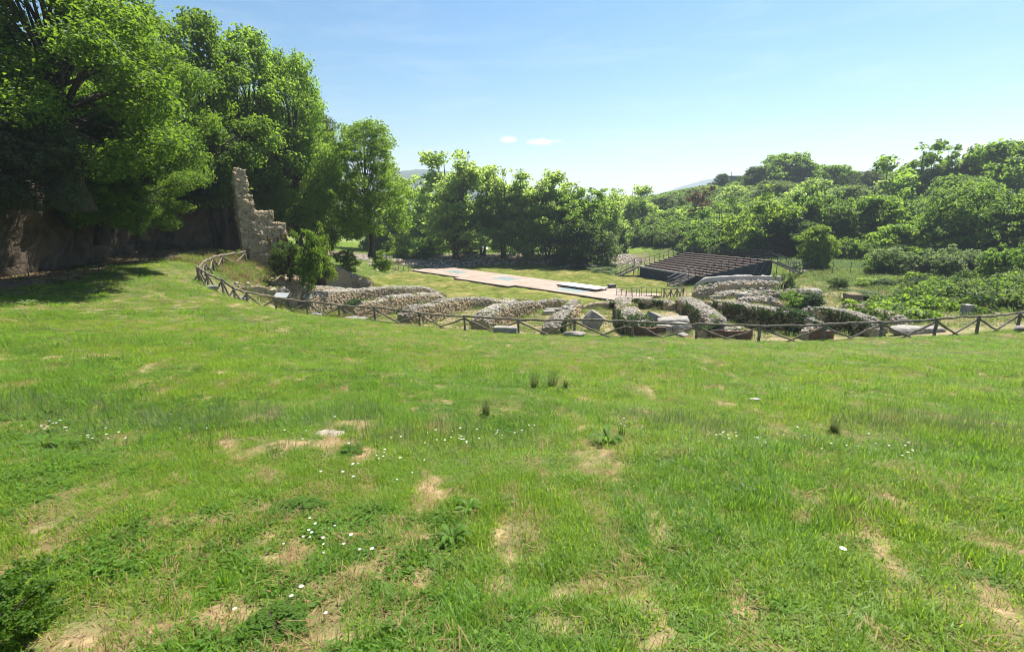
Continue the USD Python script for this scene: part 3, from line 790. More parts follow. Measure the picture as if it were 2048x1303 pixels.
SLOPE = [
    ("row_tree_b", "slender pale tree at the left foot of the slope", 1258, 392, 140, 50, "leaf_row"), ("conifer", "small dark conical tree left of the stand, the taller one", 1246, 455, 108, 24, "leaf_dark"),
    ("conifer", "small dark conical tree left of the stand, the shorter one", 1275, 458, 118, 18, "leaf_dark"), ("bushy_tree_a", "olive-toned bushy tree on the slope below the distant hill", 1290, 408, 150, 62, "leaf_row"),
    ("bushy_tree_c", "bushy tree left of the dark tree with a rusty patch", 1338, 392, 160, 64, "leaf_scrub"), ("bushy_tree_b", "yellowish bushy tree above the left end of the stand", 1365, 425, 125, 58, "leaf_row"),
    ("bushy_tree_a", "small tree below the bare ridge line", 1388, 377, 180, 50, "leaf_scrub"), ("bushy_tree_b", "tall dark tree with a rusty brown patch of leaves", 1414, 376, 130, 64, "leaf_rust"),
    ("bushy_tree_c", "small dark tree alone on the ridge by the flat roof", 1446, 348, 205, 26, "leaf_dark"), ("bushy_tree_b", "bright light-green tree above the middle of the stand", 1466, 400, 105, 90, "leaf_vine"),
    ("bushy_tree_a", "round dark tree on the ridge right of the flat roof", 1516, 334, 190, 54, "leaf_dark"), ("bushy_tree_c", "largest dark tree crowning the ridge above the stand", 1577, 308, 185, 84, "leaf_oak"),
    ("bushy_tree_c", "lower right shoulder tree beside the ridge's largest one", 1622, 326, 180, 50, "leaf_oak"), ("bushy_tree_a", "rounded lone tree on the ridge left of the utility pole", 1674, 331, 165, 58, "leaf_oak"),
    ("olive", "grey olive-like tree left of the utility pole", 1742, 340, 150, 50, "leaf_olive"), ("vine_mound_b", "yellow-green tree behind the back railing of the stand", 1545, 392, 88, 112, "leaf_yellow"),
    ("vine_mound_b", "tall tree wrapped in climbing vines right of the yellow-green one", 1632, 374, 92, 90, "leaf_vine"), ("bushy_tree_a", "small bright round-headed tree with visible trunk by the stand's exit", 1640, 452, 72, 56, "leaf_yellow"),
    ("vine_mound_b", "vine-draped column of leaves right of the round-headed tree", 1690, 398, 84, 80, "leaf_vine"), ("bushy_tree_c", "dark shaded tree behind the bramble bank", 1752, 392, 86, 104, "leaf_oak"),
    ("bushy_tree_b", "tree with pale shoots on top in the middle of the right slope", 1812, 384, 90, 92, "leaf_vine"), ("bushy_tree_b", "big dark tree with bumpy top on the right skyline", 1862, 293, 118, 124, "leaf_oak"),
    ("bushy_tree_b", "pointed dark tree between the bumpy tree and the right edge", 1910, 296, 116, 58, "leaf_oak"), ("bushy_tree_a", "small dark skyline tree left of the right corner trees", 1952, 304, 114, 50, "leaf_dark"),
    ("bushy_tree_c", "leafy trees rising to the right edge of the skyline", 2022, 284, 108, 130, "leaf_oak"), ("vine_mound_a", "great vine-covered mound at the right edge", 1968, 366, 74, 172, "leaf_vine"),
    ("vine_mound_a", "vine-covered bush above the great mound", 1850, 398, 96, 90, "leaf_vine"), ("vine_mound_a", "vine thicket cut by the right edge of the picture", 2060, 395, 70, 90, "leaf_vine"),
    ("bushy_tree_b", "bright bushy tree between vine tree and ridge", 1590, 385, 125, 80, "leaf_row"), ("bushy_tree_c", "tree in the dip below the utility pole", 1715, 372, 125, 84, "leaf_scrub"),
    ("bushy_tree_a", "low tree left of the dark bumpy one", 1790, 360, 125, 70, "leaf_row"), ("bushy_tree_c", "tree on the slope below the pointed dark tree", 1920, 352, 104, 90, "leaf_vine"),
    ("bushy_tree_c", "dense dark bush behind the left end of the seating", 1425, 440, 112, 70, "leaf_oak"), ("bushy_tree_b", "light-green shrub tree left of the stand's back corner", 1400, 452, 98, 50, "leaf_vine"),
    ("bushy_tree_c", "shaded tree behind the stand's back right corner", 1592, 440, 84, 72, "leaf_dark"), ("bushy_tree_a", "tree filling the hollow behind the round-headed tree", 1665, 430, 92, 70, "leaf_dark"),
    ("vine_mound_a", "low vine-covered heap left of the great mound", 1880, 430, 78, 86, "leaf_vine"), ("bushy_tree_a", "spreading bush tree in front of the dark shaded tree", 1800, 450, 76, 80, "leaf_oak"),
    ("bushy_tree_b", "scrubby tree on the far left slope beneath the ridge", 1312, 440, 130, 60, "leaf_scrub"),
    ("bushy_tree_a", "mid slope tree between the rusty tree and the ridge roof", 1470, 372, 165, 60, "leaf_row"), ("bushy_tree_c", "mid slope tree under the largest ridge tree", 1545, 362, 150, 76, "leaf_scrub"),
    ("bushy_tree_a", "mid slope tree right of the one under the largest ridge tree", 1630, 360, 140, 70, "leaf_row"),
]
for kd, lb, px, top, yy, w, m in SLOPE:
    plant(kd, "slope_tree", lb, px, top, yy, w, m, group="trees and vines on the right hand slope")
for i in range(16):
    px = 1290 + i * 11.0 + RNG.uniform(-4, 4)
    plant("olive", "ridge_olive", "small grey-green olive in the grove along the distant ridge", px, 402 - (px - 1290) * 0.24 + RNG.uniform(-5, 4), 235 + RNG.uniform(-15, 25), 20, "leaf_olive", group="olives along the distant ridge")

# bramble banks and hedges
BANK = [
    ("hedge", "pale bramble bank behind the wire fence, left part", 1850, 492, 62, 110, "leaf_pale"), ("hedge", "pale bramble bank behind the wire fence, right part", 1935, 498, 58, 110, "leaf_pale"),
    ("hedge", "bramble bank running out of the right edge", 2030, 492, 54, 110, "leaf_vine"), ("hedge", "bramble heap where the slope meets the lower bank", 1760, 512, 66, 80, "leaf_vine"),
    ("hedge", "dark hedge clump on the lower bank, left of three", 1800, 558, 52, 64, "leaf_dark"), ("hedge", "dark hedge clump on the lower bank, middle of three", 1850, 552, 51, 70, "ivy"),
    ("hedge", "dark hedge clump on the lower bank, right of three", 1905, 556, 50, 66, "leaf_dark"), ("shrub_b", "light-leaved elder bush below the dark hedge", 1770, 582, 45, 90, "leaf_pale"),
    ("shrub_b", "bright bush right of the elder bush", 1830, 592, 43, 66, "leaf_vine"), ("shrub_b", "yellowish weed bush by the standing stone", 1872, 600, 41, 40, "leaf_yellow"),
    ("shrub_a", "green bush at the right edge above the log fence", 2010, 566, 45, 80, "leaf_vine"), ("shrub_b", "tangle of weeds right of the standing stone", 1975, 590, 42, 60, "leaf_vine"),
    ("shrub_b", "tall bright weed with pale shoots in the ruins", 1575, 534, 47, 34, "leaf_pale"), ("shrub_b", "light green bush low in front of the tall pale weed", 1582, 578, 43, 54, "leaf_vine"),
    ("shrub_a", "dark ivy bush right of the light green bush in the ruins", 1625, 585, 43, 50, "ivy"), ("shrub_b", "bush with blue-green leaves growing below the ruined pillar", 608, 446, 40, 50, "leaf_bright", 538),
    ("shrub_b", "yellow-green bush right of the pillar's bush", 644, 460, 42, 36, "leaf_yellow", 533), ("shrub_a", "dark shaded bush at the pillar's right foot", 572, 482, 41, 50, "leaf_dark", 548),
    ("shrub_b", "dry brownish shrub clinging to the pillar's right side", 556, 458, 43, 30, "leaf_rust", 540), ("shrub_b", "small leafy sapling at the pillar's left foot", 452, 498, 44, 40, "leaf_oak"),
    ("shrub_a", "low scrub on the bank below the lone tree", 690, 500, 55, 46, "leaf_yellow", 545), ("shrub_b", "scrub under the lone tree's trunk", 765, 496, 66, 40, "leaf_bright", 530),
    ("shrub_b", "bright weeds on the grassy strip right of the stand's exit", 1735, 528, 64, 20, "leaf_yellow"), ("shrub_a", "small dark bush on the lower bank near the block wall", 1680, 556, 52, 36, "leaf_dark"),
    ("shrub_a", "small round bush on the brown bank above the block wall", 1735, 556, 53, 40, "leaf_row"),
]
for kd, lb, px, top, yy, w, m, *bot in BANK:
    plant(kd, "bush", lb, px, top, yy, w, m, cat="bush", sink=0.1, bottom=bot[0] if bot else None)


def instancer(name, protos, pos, idx, yaw, scale, label, cat, tilt=None, kind="stuff", zs=None):
    pi = UsdGeom.PointInstancer.Define(stage, f"/World/{name}")
    paths = []
    for i, (m, mm) in enumerate(protos):
        usdkit.mesh(stage, f"/World/{name}/tuft_{i:03d}", m, mm)
        paths.append(Sdf.Path(f"/World/{name}/tuft_{i:03d}"))
    pi.CreatePrototypesRel().SetTargets(paths)
    n = len(pos)
    pi.CreatePositionsAttr(Vt.Vec3fArray.FromNumpy(np.asarray(pos, np.float32)))
    pi.CreateProtoIndicesAttr(Vt.IntArray.FromNumpy(np.asarray(idx, np.int32)))
    if tilt is None:
        q = np.zeros((n, 4))
        q[:, 2], q[:, 3] = np.sin(yaw / 2), np.cos(yaw / 2)
    else:
        q = (Rotation.from_rotvec(tilt) * Rotation.from_euler("z", yaw)).as_quat()
    pi.CreateOrientationsAttr(Vt.QuathArray([Gf.Quath(float(w), float(a), float(b), float(c)) for a, b, c, w in q]))
    sc = np.repeat(np.asarray(scale, np.float32)[:, None], 3, 1)
    if zs is not None:
        sc[:, 2] *= zs
    pi.CreateScalesAttr(Vt.Vec3fArray.FromNumpy(sc))
    tag(pi, label, cat, kind=kind)
    return pi


# undergrowth on the slope: nobody could count it
rng = np.random.default_rng(77)
sx, sy = rng.uniform(28, 170, 9000), rng.uniform(52, 250, 9000)
aw, rw, ww, bw, fw, slw = zones(sx, sy)
keep = (slw > 0.6) & (sx / sy < 1.3) & (sx / sy > 0.16) & ~((sx < 50) & (sy < 84)) & ~((sy < 70) & (sx < 66)) & (rng.random(9000) < 0.6)
sx, sy = sx[keep], sy[keep]
k_, H_, W_ = KINDS["scrub"]
scrub_rng = np.random.default_rng(5)
protos = []
for i, m in enumerate(("leaf_scrub", "leaf_vine", "leaf_oak", "leaf_dark")):
    lob = oak_lobes(2.5, 3.2, 0.0, 14, scrub_rng, (0.16, 0.26))
    protos.append((lobed_crown(lob, 1500, 0.40, scrub_rng, 0.15, per=12), M[m]))
instancer("hillside_scrub", protos, np.stack([sx, sy, height(sx, sy) - 0.2], 1), rng.choice(4, len(sx), p=[0.3, 0.34, 0.24, 0.12]), rng.uniform(0, 6.28, len(sx)), rng.uniform(0.8, 1.0, len(sx)) * np.interp(sy, [55, 90, 240], [0.7, 1.3, 1.9]),
          "mixed green scrub covering the right hand slope between its trees", "scrub")

# ------------------------------------------------------------------ stones
def rock_mesh(size, rng, rough=0.12, sub=2, boxy=0.0):
    """an irregular broken stone; boxy = 1 is a squared block with worn edges"""
    s = np.asarray(size, float) / 2
    if boxy:
        b = trimesh.creation.box((2, 2, 2))
        b = b.subdivide().subdivide().subdivide()
        v = np.array(b.vertices)
        r = np.linalg.norm(v, axis=1, keepdims=True)
        v = v * boxy + (v / r * 1.25) * (1 - boxy)
        f = np.array(b.faces)
    else:
        p = sphere_dirs(15, rng) * rng.uniform(0.8, 1.1, (15, 1))
        hgt = trimesh.convex.convex_hull(p)
        for _ in range(sub):
            hgt = hgt.subdivide()
        v, f = np.array(hgt.vertices), np.array(hgt.faces)
    o = rng.uniform(0, 50, 3)
    n = v / (np.linalg.norm(v, axis=1, keepdims=True) + 1e-9)
    v = v + n * ((fbm(v * 1.7 + o, 3) - 0.5) * rough * 2.2 + (noise(v * 5 + o) - 0.5) * rough * 0.5)[:, None]
    return v * s, f


def small_stones(pos, size, rng, sides=1):
    """many small stones as one mesh: squashed, turned octahedra and hulls"""
    base = trimesh.creation.icosphere(0)
    bv, bf = np.array(base.vertices), np.array(base.faces)
    n = len(pos)
    R = Rotation.random(n, random_state=int(rng.integers(1 << 30))).as_matrix()
    s = size[:, None] * rng.uniform(0.5, 1.1, (n, 3)) / 2
    v = bv[None] * rng.uniform(0.72, 1.2, (n, len(bv), 1)) * s[:, None]
    v = np.einsum("nij,nkj->nki", R, v) * [1, 1, 0.75] + pos[:, None]
    f = bf[None] + (np.arange(n) * len(bv))[:, None, None]
    return v.reshape(-1, 3), f.reshape(-1, 3)


def add_rock(name, label, px, py, y, size, rotz=0, cat="stone", m="stone", boxy=0.0, seed=0, tilt=0.0, sink=0.12, ground_it=True, rough=0.12, group=None):
    p = at(px, py, y) if y else onground(px, py)
    z = h1(p[0], p[1]) if ground_it else p[2]
    rng = np.random.default_rng(1000 + seed + int(px))
    v, f = rock_mesh(size, rng, rough, boxy=boxy)
    R = Rotation.from_euler("zyx", [math.radians(rotz), math.radians(tilt), 0]).as_matrix()
    v = v @ R.T
    v[:, 2] -= v[:, 2].min()
    t = UsdGeom.Mesh
    v = v + [p[0], p[1], z - sink * size[2]]
    return obj(name, (v, f), M[m], smooth=40, label=label, cat=cat, group=group)


# ------------------------------------------------------------------ ruined walls
WALLS = []


def sweep_wall(p, width, base, seed, nside=6, ntop=9, rough=0.07, batter=0.06):
    """rough wall with a ragged rounded top along the centre line p of its top"""
    n = len(p)
    t = np.gradient(p[:, :2], axis=0)
    t /= np.linalg.norm(t, axis=1, keepdims=True)
    nr = np.stack([-t[:, 1], t[:, 0]], 1)
    w = np.broadcast_to(width, (n,)) / 2
    rows = []
    for k in range(nside):
        u = k / nside
        rows.append((-1 - batter * (1 - u), u))
    for k in range(ntop):
        s = -0.97 + 1.94 * k / (ntop - 1)
        rows.append((s, 1.0))
    for k in range(nside):
        u = 1 - (k + 1) / nside
        rows.append((1 + batter * (1 - u), u))
    V = []
    for s, u in rows:
        z = base + (p[:, 2] - base) * u
        if u == 1.0:
            z = z - 0.16 * np.abs(s) ** 3 * np.minimum(1, (p[:, 2] - base))
        V.append(np.stack([p[:, 0] + nr[:, 0] * w * s, p[:, 1] + nr[:, 1] * w * s, z], 1))
    V = np.stack(V, 1)
    m = len(rows)
    q = V.reshape(-1, 3)
    o = np.array([seed * 3.1, seed * 1.7, 0])
    dz = (fbm(q * 1.6 + o, 4, seed) - 0.5) * 0.42
    top = np.array([1.0 if u == 1.0 else 0.0 for _, u in rows])
    q = q.copy()
    q[:, 2] += dz * np.tile(top, n) * 0.5
    q[:, 2] -= np.tile(top, n) * np.minimum(0.32, 0.5 * np.repeat(p[:, 2] - base, m)) * sstep(0.52, 0.72, fbm(q * [0.55, 0.55, 0] + o, 3, seed + 31))
    d = (fbm(q * 3.0 + o, 3, seed + 5) - 0.5) * rough * 2.5
    sg = np.tile(np.array([s for s, _ in rows]), n)
    nn = np.repeat(nr, m, 0)
    q[:, :2] += nn * (d * np.sign(sg))[:, None] + np.repeat(t, m, 0) * ((fbm(q * 2.0 + o, 2, seed + 8) - 0.5) * 0.25)[:, None]
    i, j = np.meshgrid(np.arange(n - 1), np.arange(m - 1), indexing="ij")
    f = np.stack([i * m + j, i * m + j + 1, (i + 1) * m + j + 1, (i + 1) * m + j], -1).reshape(-1, 4)
    f = np.vstack([f[:, [0, 1, 2]], f[:, [0, 2, 3]]])
    c0, c1 = q[:m].mean(0), q[-m:].mean(0)
    v = np.vstack([q, c0, c1])
    k = np.arange(m)
    f = np.vstack([f, np.stack([np.full(m, n * m), (k + 1) % m, k], 1), np.stack([np.full(m, n * m + 1), (n - 1) * m + k, (n - 1) * m + (k + 1) % m], 1)])
    return v, f, nr, t


def ruin_wall(name, label, pts, width, cat="ruined wall", seed=0, stones=170, core="mortar", drop=None, big=5, rub=True, size=(0.09, 0.24)):
    """pts: (px, py, y) along the middle of its top"""
    P = np.array([at(*p) for p in pts])
    P = resample(P, 0.22)
    rng = np.random.default_rng(300 + seed)
    base = height(P[:, 0], P[:, 1]) - 0.35
    if drop:
        base = np.minimum(base, P[:, 2] - drop)
    base = np.minimum(base, P[:, 2] - 0.3)
    n = len(P)
    w = np.interp(np.linspace(0, 1, n), np.linspace(0, 1, len(np.atleast_1d(width))), np.atleast_1d(width))
    w = w * 0.86
    e = np.minimum(np.arange(n), n - 1 - np.arange(n)) * 0.22
    P[:, 2] -= 0.25 * (1 - sstep(0, 0.9, e)) * np.minimum(1, (P[:, 2] - base))
    v, f, nr, t = sweep_wall(P, w, base, seed + 1)
    x = UsdGeom.Xform.Define(stage, numbered("/World", name))
    tag(x, label, cat)
    obj("core", (v, f), M[core], x, smooth=50)
    L = n * 0.22
    ns = int(stones * L * w.mean())
    if rub:
        k = rng.uniform(0, n - 1.001, ns)
        i = k.astype(int)
        fr = (k - i)[:, None]
        s = rng.uniform(-1.06, 1.06, ns)
        c = P[i] * (1 - fr) + P[i + 1] * fr
        pos = c.copy()
        pos[:, :2] += nr[i] * (s * w[i] / 2)[:, None]
        pos[:, 2] -= 0.16 * np.abs(s) ** 3
        o = np.array([(seed + 1) * 3.1, (seed + 1) * 1.7, 0])
        pos[:, 2] -= np.minimum(0.32, 0.5 * (c[:, 2] - base[i])) * sstep(0.52, 0.72, fbm(np.column_stack([pos[:, :2], c[:, 2]]) * [0.55, 0.55, 0] + np.array([(seed + 1) * 3.1, (seed + 1) * 1.7, 0]), 3, seed + 32))
        pos[:, 2] += (fbm(np.column_stack([pos[:, :2], c[:, 2]]) * 1.6 + o, 4, seed + 1) - 0.5) * 0.21 + 0.055
        # a few on the faces
        nf = ns // 3
        k2 = rng.uniform(0, n - 1.001, nf).astype(int)
        sd = rng.choice([-1, 1], nf)
        u = rng.uniform(0.15, 0.97, nf)
        pf = P[k2].copy()
        pf[:, 2] = base[k2] + (P[k2, 2] - base[k2]) * u
        pf[:, :2] += nr[k2] * (sd * w[k2] / 2 * (1.0 + 0.06 * (1 - u)))[:, None]
        allp = np.vstack([pos, pf])
        sz = np.concatenate([rng.uniform(*size, ns) * rng.choice([0.8, 1.0, 1.35], ns, p=[0.4, 0.45, 0.15]), rng.uniform(size[0], size[1] * 0.75, nf)])
        tag(obj("rubble", small_stones(allp, sz, rng), M["rubble"], x), kind="stuff")
    fm = MB()
    if rub and core == "mortar":
        for sd in (-1, 1):
            hmax = float((P[:, 2] - base).max())
            for row in range(int(hmax / 0.15)):
                k = rng.uniform(0, 1.0)
                while k < n - 1.2:
                    bl = rng.uniform(0.16, 0.30)
                    i = int(k)
                    hh = P[i, 2] - base[i] - 0.18
                    zz = (row + 0.5) * 0.15
                    if zz < hh and rng.random() < 0.72:
                        c = P[i] + (P[i + 1] - P[i]) * (k - i)
                        off = w[i] / 2 * (1 + 0.06 * (1 - zz / max(hh, 0.2)))
                        t2 = np.array([nr[i, 1], -nr[i, 0]])
                        yaw = rng.normal(0, 0.08)
                        R = np.array([[t2[0], nr[i, 0], 0], [t2[1], nr[i, 1], 0], [0, 0, 1]]) @ Rotation.from_euler("zx", [yaw, rng.normal(0, 0.06)]).as_matrix()
                        fm.box((c[0] + nr[i, 0] * sd * (off + rng.uniform(-0.02, 0.07)), c[1] + nr[i, 1] * sd * (off + rng.uniform(-0.02, 0.07)), base[i] + zz), (bl - 0.02, 0.16, rng.uniform(0.10, 0.135)), R)
                    k += bl / 0.22
        if fm.n:
            tag(obj("facing_stones", fm.mesh(), M["facing"], x), kind="stuff")
    for b in range(big):
        i = int(rng.uniform(0.05, 0.95) * (n - 1))
        sz = rng.uniform(0.3, 0.55, 3) * [1.2, 0.9, 0.55]
        bv, bf = rock_mesh(sz, rng, 0.14, sub=1)
        off = rng.uniform(-0.35, 0.35) * w[i]
        bv = bv @ Rotation.from_euler("z", rng.uniform(0, 3)).as_matrix().T + [P[i, 0] + nr[i, 0] * off, P[i, 1] + nr[i, 1] * off, P[i, 2] + 0.03]
        obj("stone", (bv, bf), M["stone"], x, smooth=35)
    WALLS.append((str(x.GetPath()), P, w, base, nr))
    return x, P, w, base, nr


def brick_pier(x, face_a, face_b, z0, z1, depth, rng, arch=None):
    """courses of single bricks over a face from face_a to face_b, as part of wall x"""
    a, b = np.array(face_a), np.array(face_b)
    L = np.linalg.norm(b - a)
    d = (b - a) / L
    nrm = np.array([d[1], -d[0]])
    mb, rows = MB(), int((z1 - z0) / 0.075)
    R = np.array([[d[0], nrm[0], 0], [d[1], nrm[1], 0], [0, 0, 1]])
    for r in range(rows):
        u = -0.15 * (r % 2)
        while u < L:
            bl = rng.uniform(0.24, 0.32)
            u0, u1 = max(0, u), min(L, u + bl)
            zz = z0 + (r + 0.5) * 0.075
            top_edge = z1 - 0.10 * noise(np.array([[u * 2.0, r * 0.0, 3.3]]))[0] * 3
            if u1 - u0 > 0.06 and zz < top_edge and not (arch and arch[0] < (u0 + u1) / 2 < arch[1] and zz < z0 + arch[2]):
                c = a + d * (u0 + u1) / 2 + nrm * rng.uniform(-0.015, 0.02)
                mb.box((c[0], c[1], zz), (u1 - u0 - 0.012, depth, 0.058), R)
            u += bl
    obj("brick_facing", mb.mesh(), M["brick"], x, kind="stuff", label="courses of thin red bricks")


# left fan of radial walls
ruin_wall("radial_wall", "outermost low wall at the left, beside the pale rock below the pillar", [(590, 577, 43), (630, 574, 45), (668, 575, 47), (705, 581, 48)], 1.0, seed=1)
ruin_wall("radial_wall", "long low wall sweeping right from behind the sign to the arena edge", [(606, 592, 39.5), (652, 583, 43), (699, 579, 47), (751, 575, 50), (808, 573, 53), (857, 576, 55.5), (886, 586, 55)], [0.9, 1.4, 1.9, 2.0, 1.6], seed=2)
ruin_wall("radial_wall", "second low wall from the left with an ivy-covered near end", [(697, 606, 38.5), (748, 597, 41.5), (813, 590, 46), (850, 587, 49), (880, 589, 51)], [1.1, 1.0, 1.2, 1.4], seed=3)
ruin_wall("radial_wall", "long wall left of centre, pale face turned right, reaching the arena", [(806, 619, 36.3), (830, 612, 37.5), (860, 604, 39.5), (895, 599, 42.5), (940, 596, 46), (1000, 598, 48)], [1.3, 1.2, 1.0, 0.9], seed=4)
ruin_wall("radial_wall", "broad rubble-topped wall just left of the middle of the picture", [(960, 634, 34.6), (985, 616, 36.5), (1010, 606, 38.5), (1032, 600, 41)], [1.6, 1.5, 1.2], seed=5, big=7)
ruin_wall("radial_wall", "wall with a face of steps right behind the broad rubble-topped one", [(1005, 613, 37.5), (1040, 606, 40), (1074, 602, 43.5)], [0.8, 0.7, 0.7], seed=6)
ruin_wall("radial_wall", "straight radial wall in the very middle, ivy at its near foot", [(1102, 648, 31.9), (1120, 628, 34.5), (1138, 610, 38.5), (1152, 599, 43)], [1.4, 1.15, 1.1, 1.0], seed=7, big=7)
wx = ruin_wall("radial_wall", "radial wall ending in a brick pier behind the fence, right of the middle one", [(1290, 648, 30.6), (1275, 636, 32), (1258, 614, 36), (1246, 600, 41), (1241, 593, 45)], [1.9, 1.6, 1.2, 0.9], seed=8, big=6)
q = at(1254, 678, 30.25), at(1331, 678, 30.25)
brick_pier(wx[0], q[0][:2], q[1][:2], q[0][2] - 0.1, at(1290, 649, 30.25)[2], 0.16, np.random.default_rng(1), arch=(1.9, 2.35, 0.55))
ruin_wall("radial_wall", "low broken wall running back right of the fallen blocks", [(1440, 640, 31.5), (1420, 624, 34), (1402, 611, 37), (1383, 600, 41), (1368, 593, 44)], [1.3, 1.4, 1.6, 1.6], seed=9, big=6)
wx = ruin_wall("radial_wall", "short thick pier of red brick with ivy on its left, behind the fence", [(1405, 654, 30.3), (1450, 652, 30.6), (1490, 651, 30.6)], [1.0, 1.3, 1.2], seed=10, big=3)
q = at(1412, 682, 29.9), at(1503, 682, 29.9)
brick_pier(wx[0], q[0][:2], q[1][:2], q[0][2] - 0.1, at(1450, 656, 29.9)[2], 0.16, np.random.default_rng(2))
ruin_wall("radial_wall", "long dark-faced wall descending to the right towards the fence", [(1410, 597, 42), (1450, 603, 39), (1495, 609, 36.5), (1540, 616, 34.3), (1590, 626, 32.2), (1640, 642, 30.4)], [1.0, 1.3, 1.5, 1.3, 1.1], seed=11, drop=1.2, big=7)
wx = ruin_wall("radial_wall", "rounded orange brick stump behind the fence, third pier from the left", [(1612, 656, 29.7), (1640, 650, 29.9), (1664, 657, 29.7)], [1.0, 1.2, 1.0], seed=12, big=2)
q = at(1616, 684, 29.2), at(1665, 684, 29.2)
brick_pier(wx[0], q[0][:2], q[1][:2], q[0][2] - 0.1, at(1640, 655, 29.2)[2], 0.16, np.random.default_rng(3))
ruin_wall("radial_wall", "ivy-clad long wall at the right, its near end behind the fence", [(1585, 616, 37), (1630, 615, 35.5), (1675, 619, 33.5), (1720, 629, 31.2), (1760, 644, 29.4)], [1.0, 1.4, 1.3, 1.1], seed=13, drop=1.2, big=5)
ruin_wall("radial_wall", "rightmost low ruin wall, half buried in light-leaved bushes", [(1690, 606, 40), (1740, 614, 37.5), (1790, 630, 34), (1820, 642, 32)], [0.9, 1.0, 0.9], seed=14, stones=60)
ruin_wall("cross_wall", "long flat wall in front of the pale retaining wall", [(1490, 590, 44), (1530, 583, 45), (1580, 580, 45.5), (1640, 581, 45)], 1.1, seed=15)
ruin_wall("cross_wall", "low mossy wall under the bright weed right of centre", [(1470, 600, 40.5), (1520, 595, 41), (1570, 597, 40.5)], 1.0, seed=16)
ruin_wall("podium_wall", "curved arena-side wall left of the middle radial wall", [(1074, 603, 44), (1100, 600, 45.5), (1140, 599, 46)], 0.7, seed=17, cat="podium wall", big=2)
ruin_wall("podium_wall", "curved arena-side wall with net-like facing between the two middle walls", [(1166, 604, 44), (1195, 604, 44.6), (1230, 599, 45)], 0.6, seed=18, cat="podium wall", rub=False, big=2)
ruin_wall("podium_wall", "arena-side wall right of the brick pier wall, leaves along its foot", [(1252, 597, 45), (1280, 597, 45.5), (1312, 600, 45), (1350, 603, 43)], 0.7, seed=19, cat="podium wall", big=3)
ruin_wall("podium_wall", "low arena-side wall beyond the left centre walls", [(950, 597, 49), (985, 595, 49.5), (1030, 598, 47.5), (1070, 601, 45)], 0.6, seed=20, cat="podium wall", big=2)
ruin_wall("rubble_bank", "crumbling stony bank below the pale retaining wall of the stand", [(1394, 580, 53), (1416, 569, 53.6), (1450, 564, 53.8), (1500, 562, 53.8), (1560, 563, 53.6)], [1.4, 2.0, 2.4, 2.0], cat="rubble bank", seed=21, core="soil", stones=26, size=(0.12, 0.42), big=14)
ruin_wall("rubble_bank", "lower ragged ledge of rubble in front of the crumbling bank", [(1425, 588, 51.5), (1465, 583, 52), (1510, 577, 52.5), (1555, 578, 52)], [1.2, 1.8, 1.6, 1.2], cat="rubble bank", seed=22, core="soil", stones=26, size=(0.12, 0.42), big=14)
# pale retaining wall
rx = UsdGeom.Xform.Define(stage, numbered("/World", "retaining_wall"))
tag(rx, "pale smooth retaining wall curving round the foot of the stand", "retaining wall")
P = resample(np.array([at(*p) for p in [(1392, 570, 55), (1399, 562, 54.6), (1412, 554, 54.4), (1450, 551, 54.4), (1500, 550, 54.4), (1565, 552, 54.2)]]), 0.3)
v, f, _, _ = sweep_wall(P, 0.5, P[:, 2] - 0.55, 44, rough=0.01)
obj("coping", (v, f), M["plaster"], rx, smooth=50)

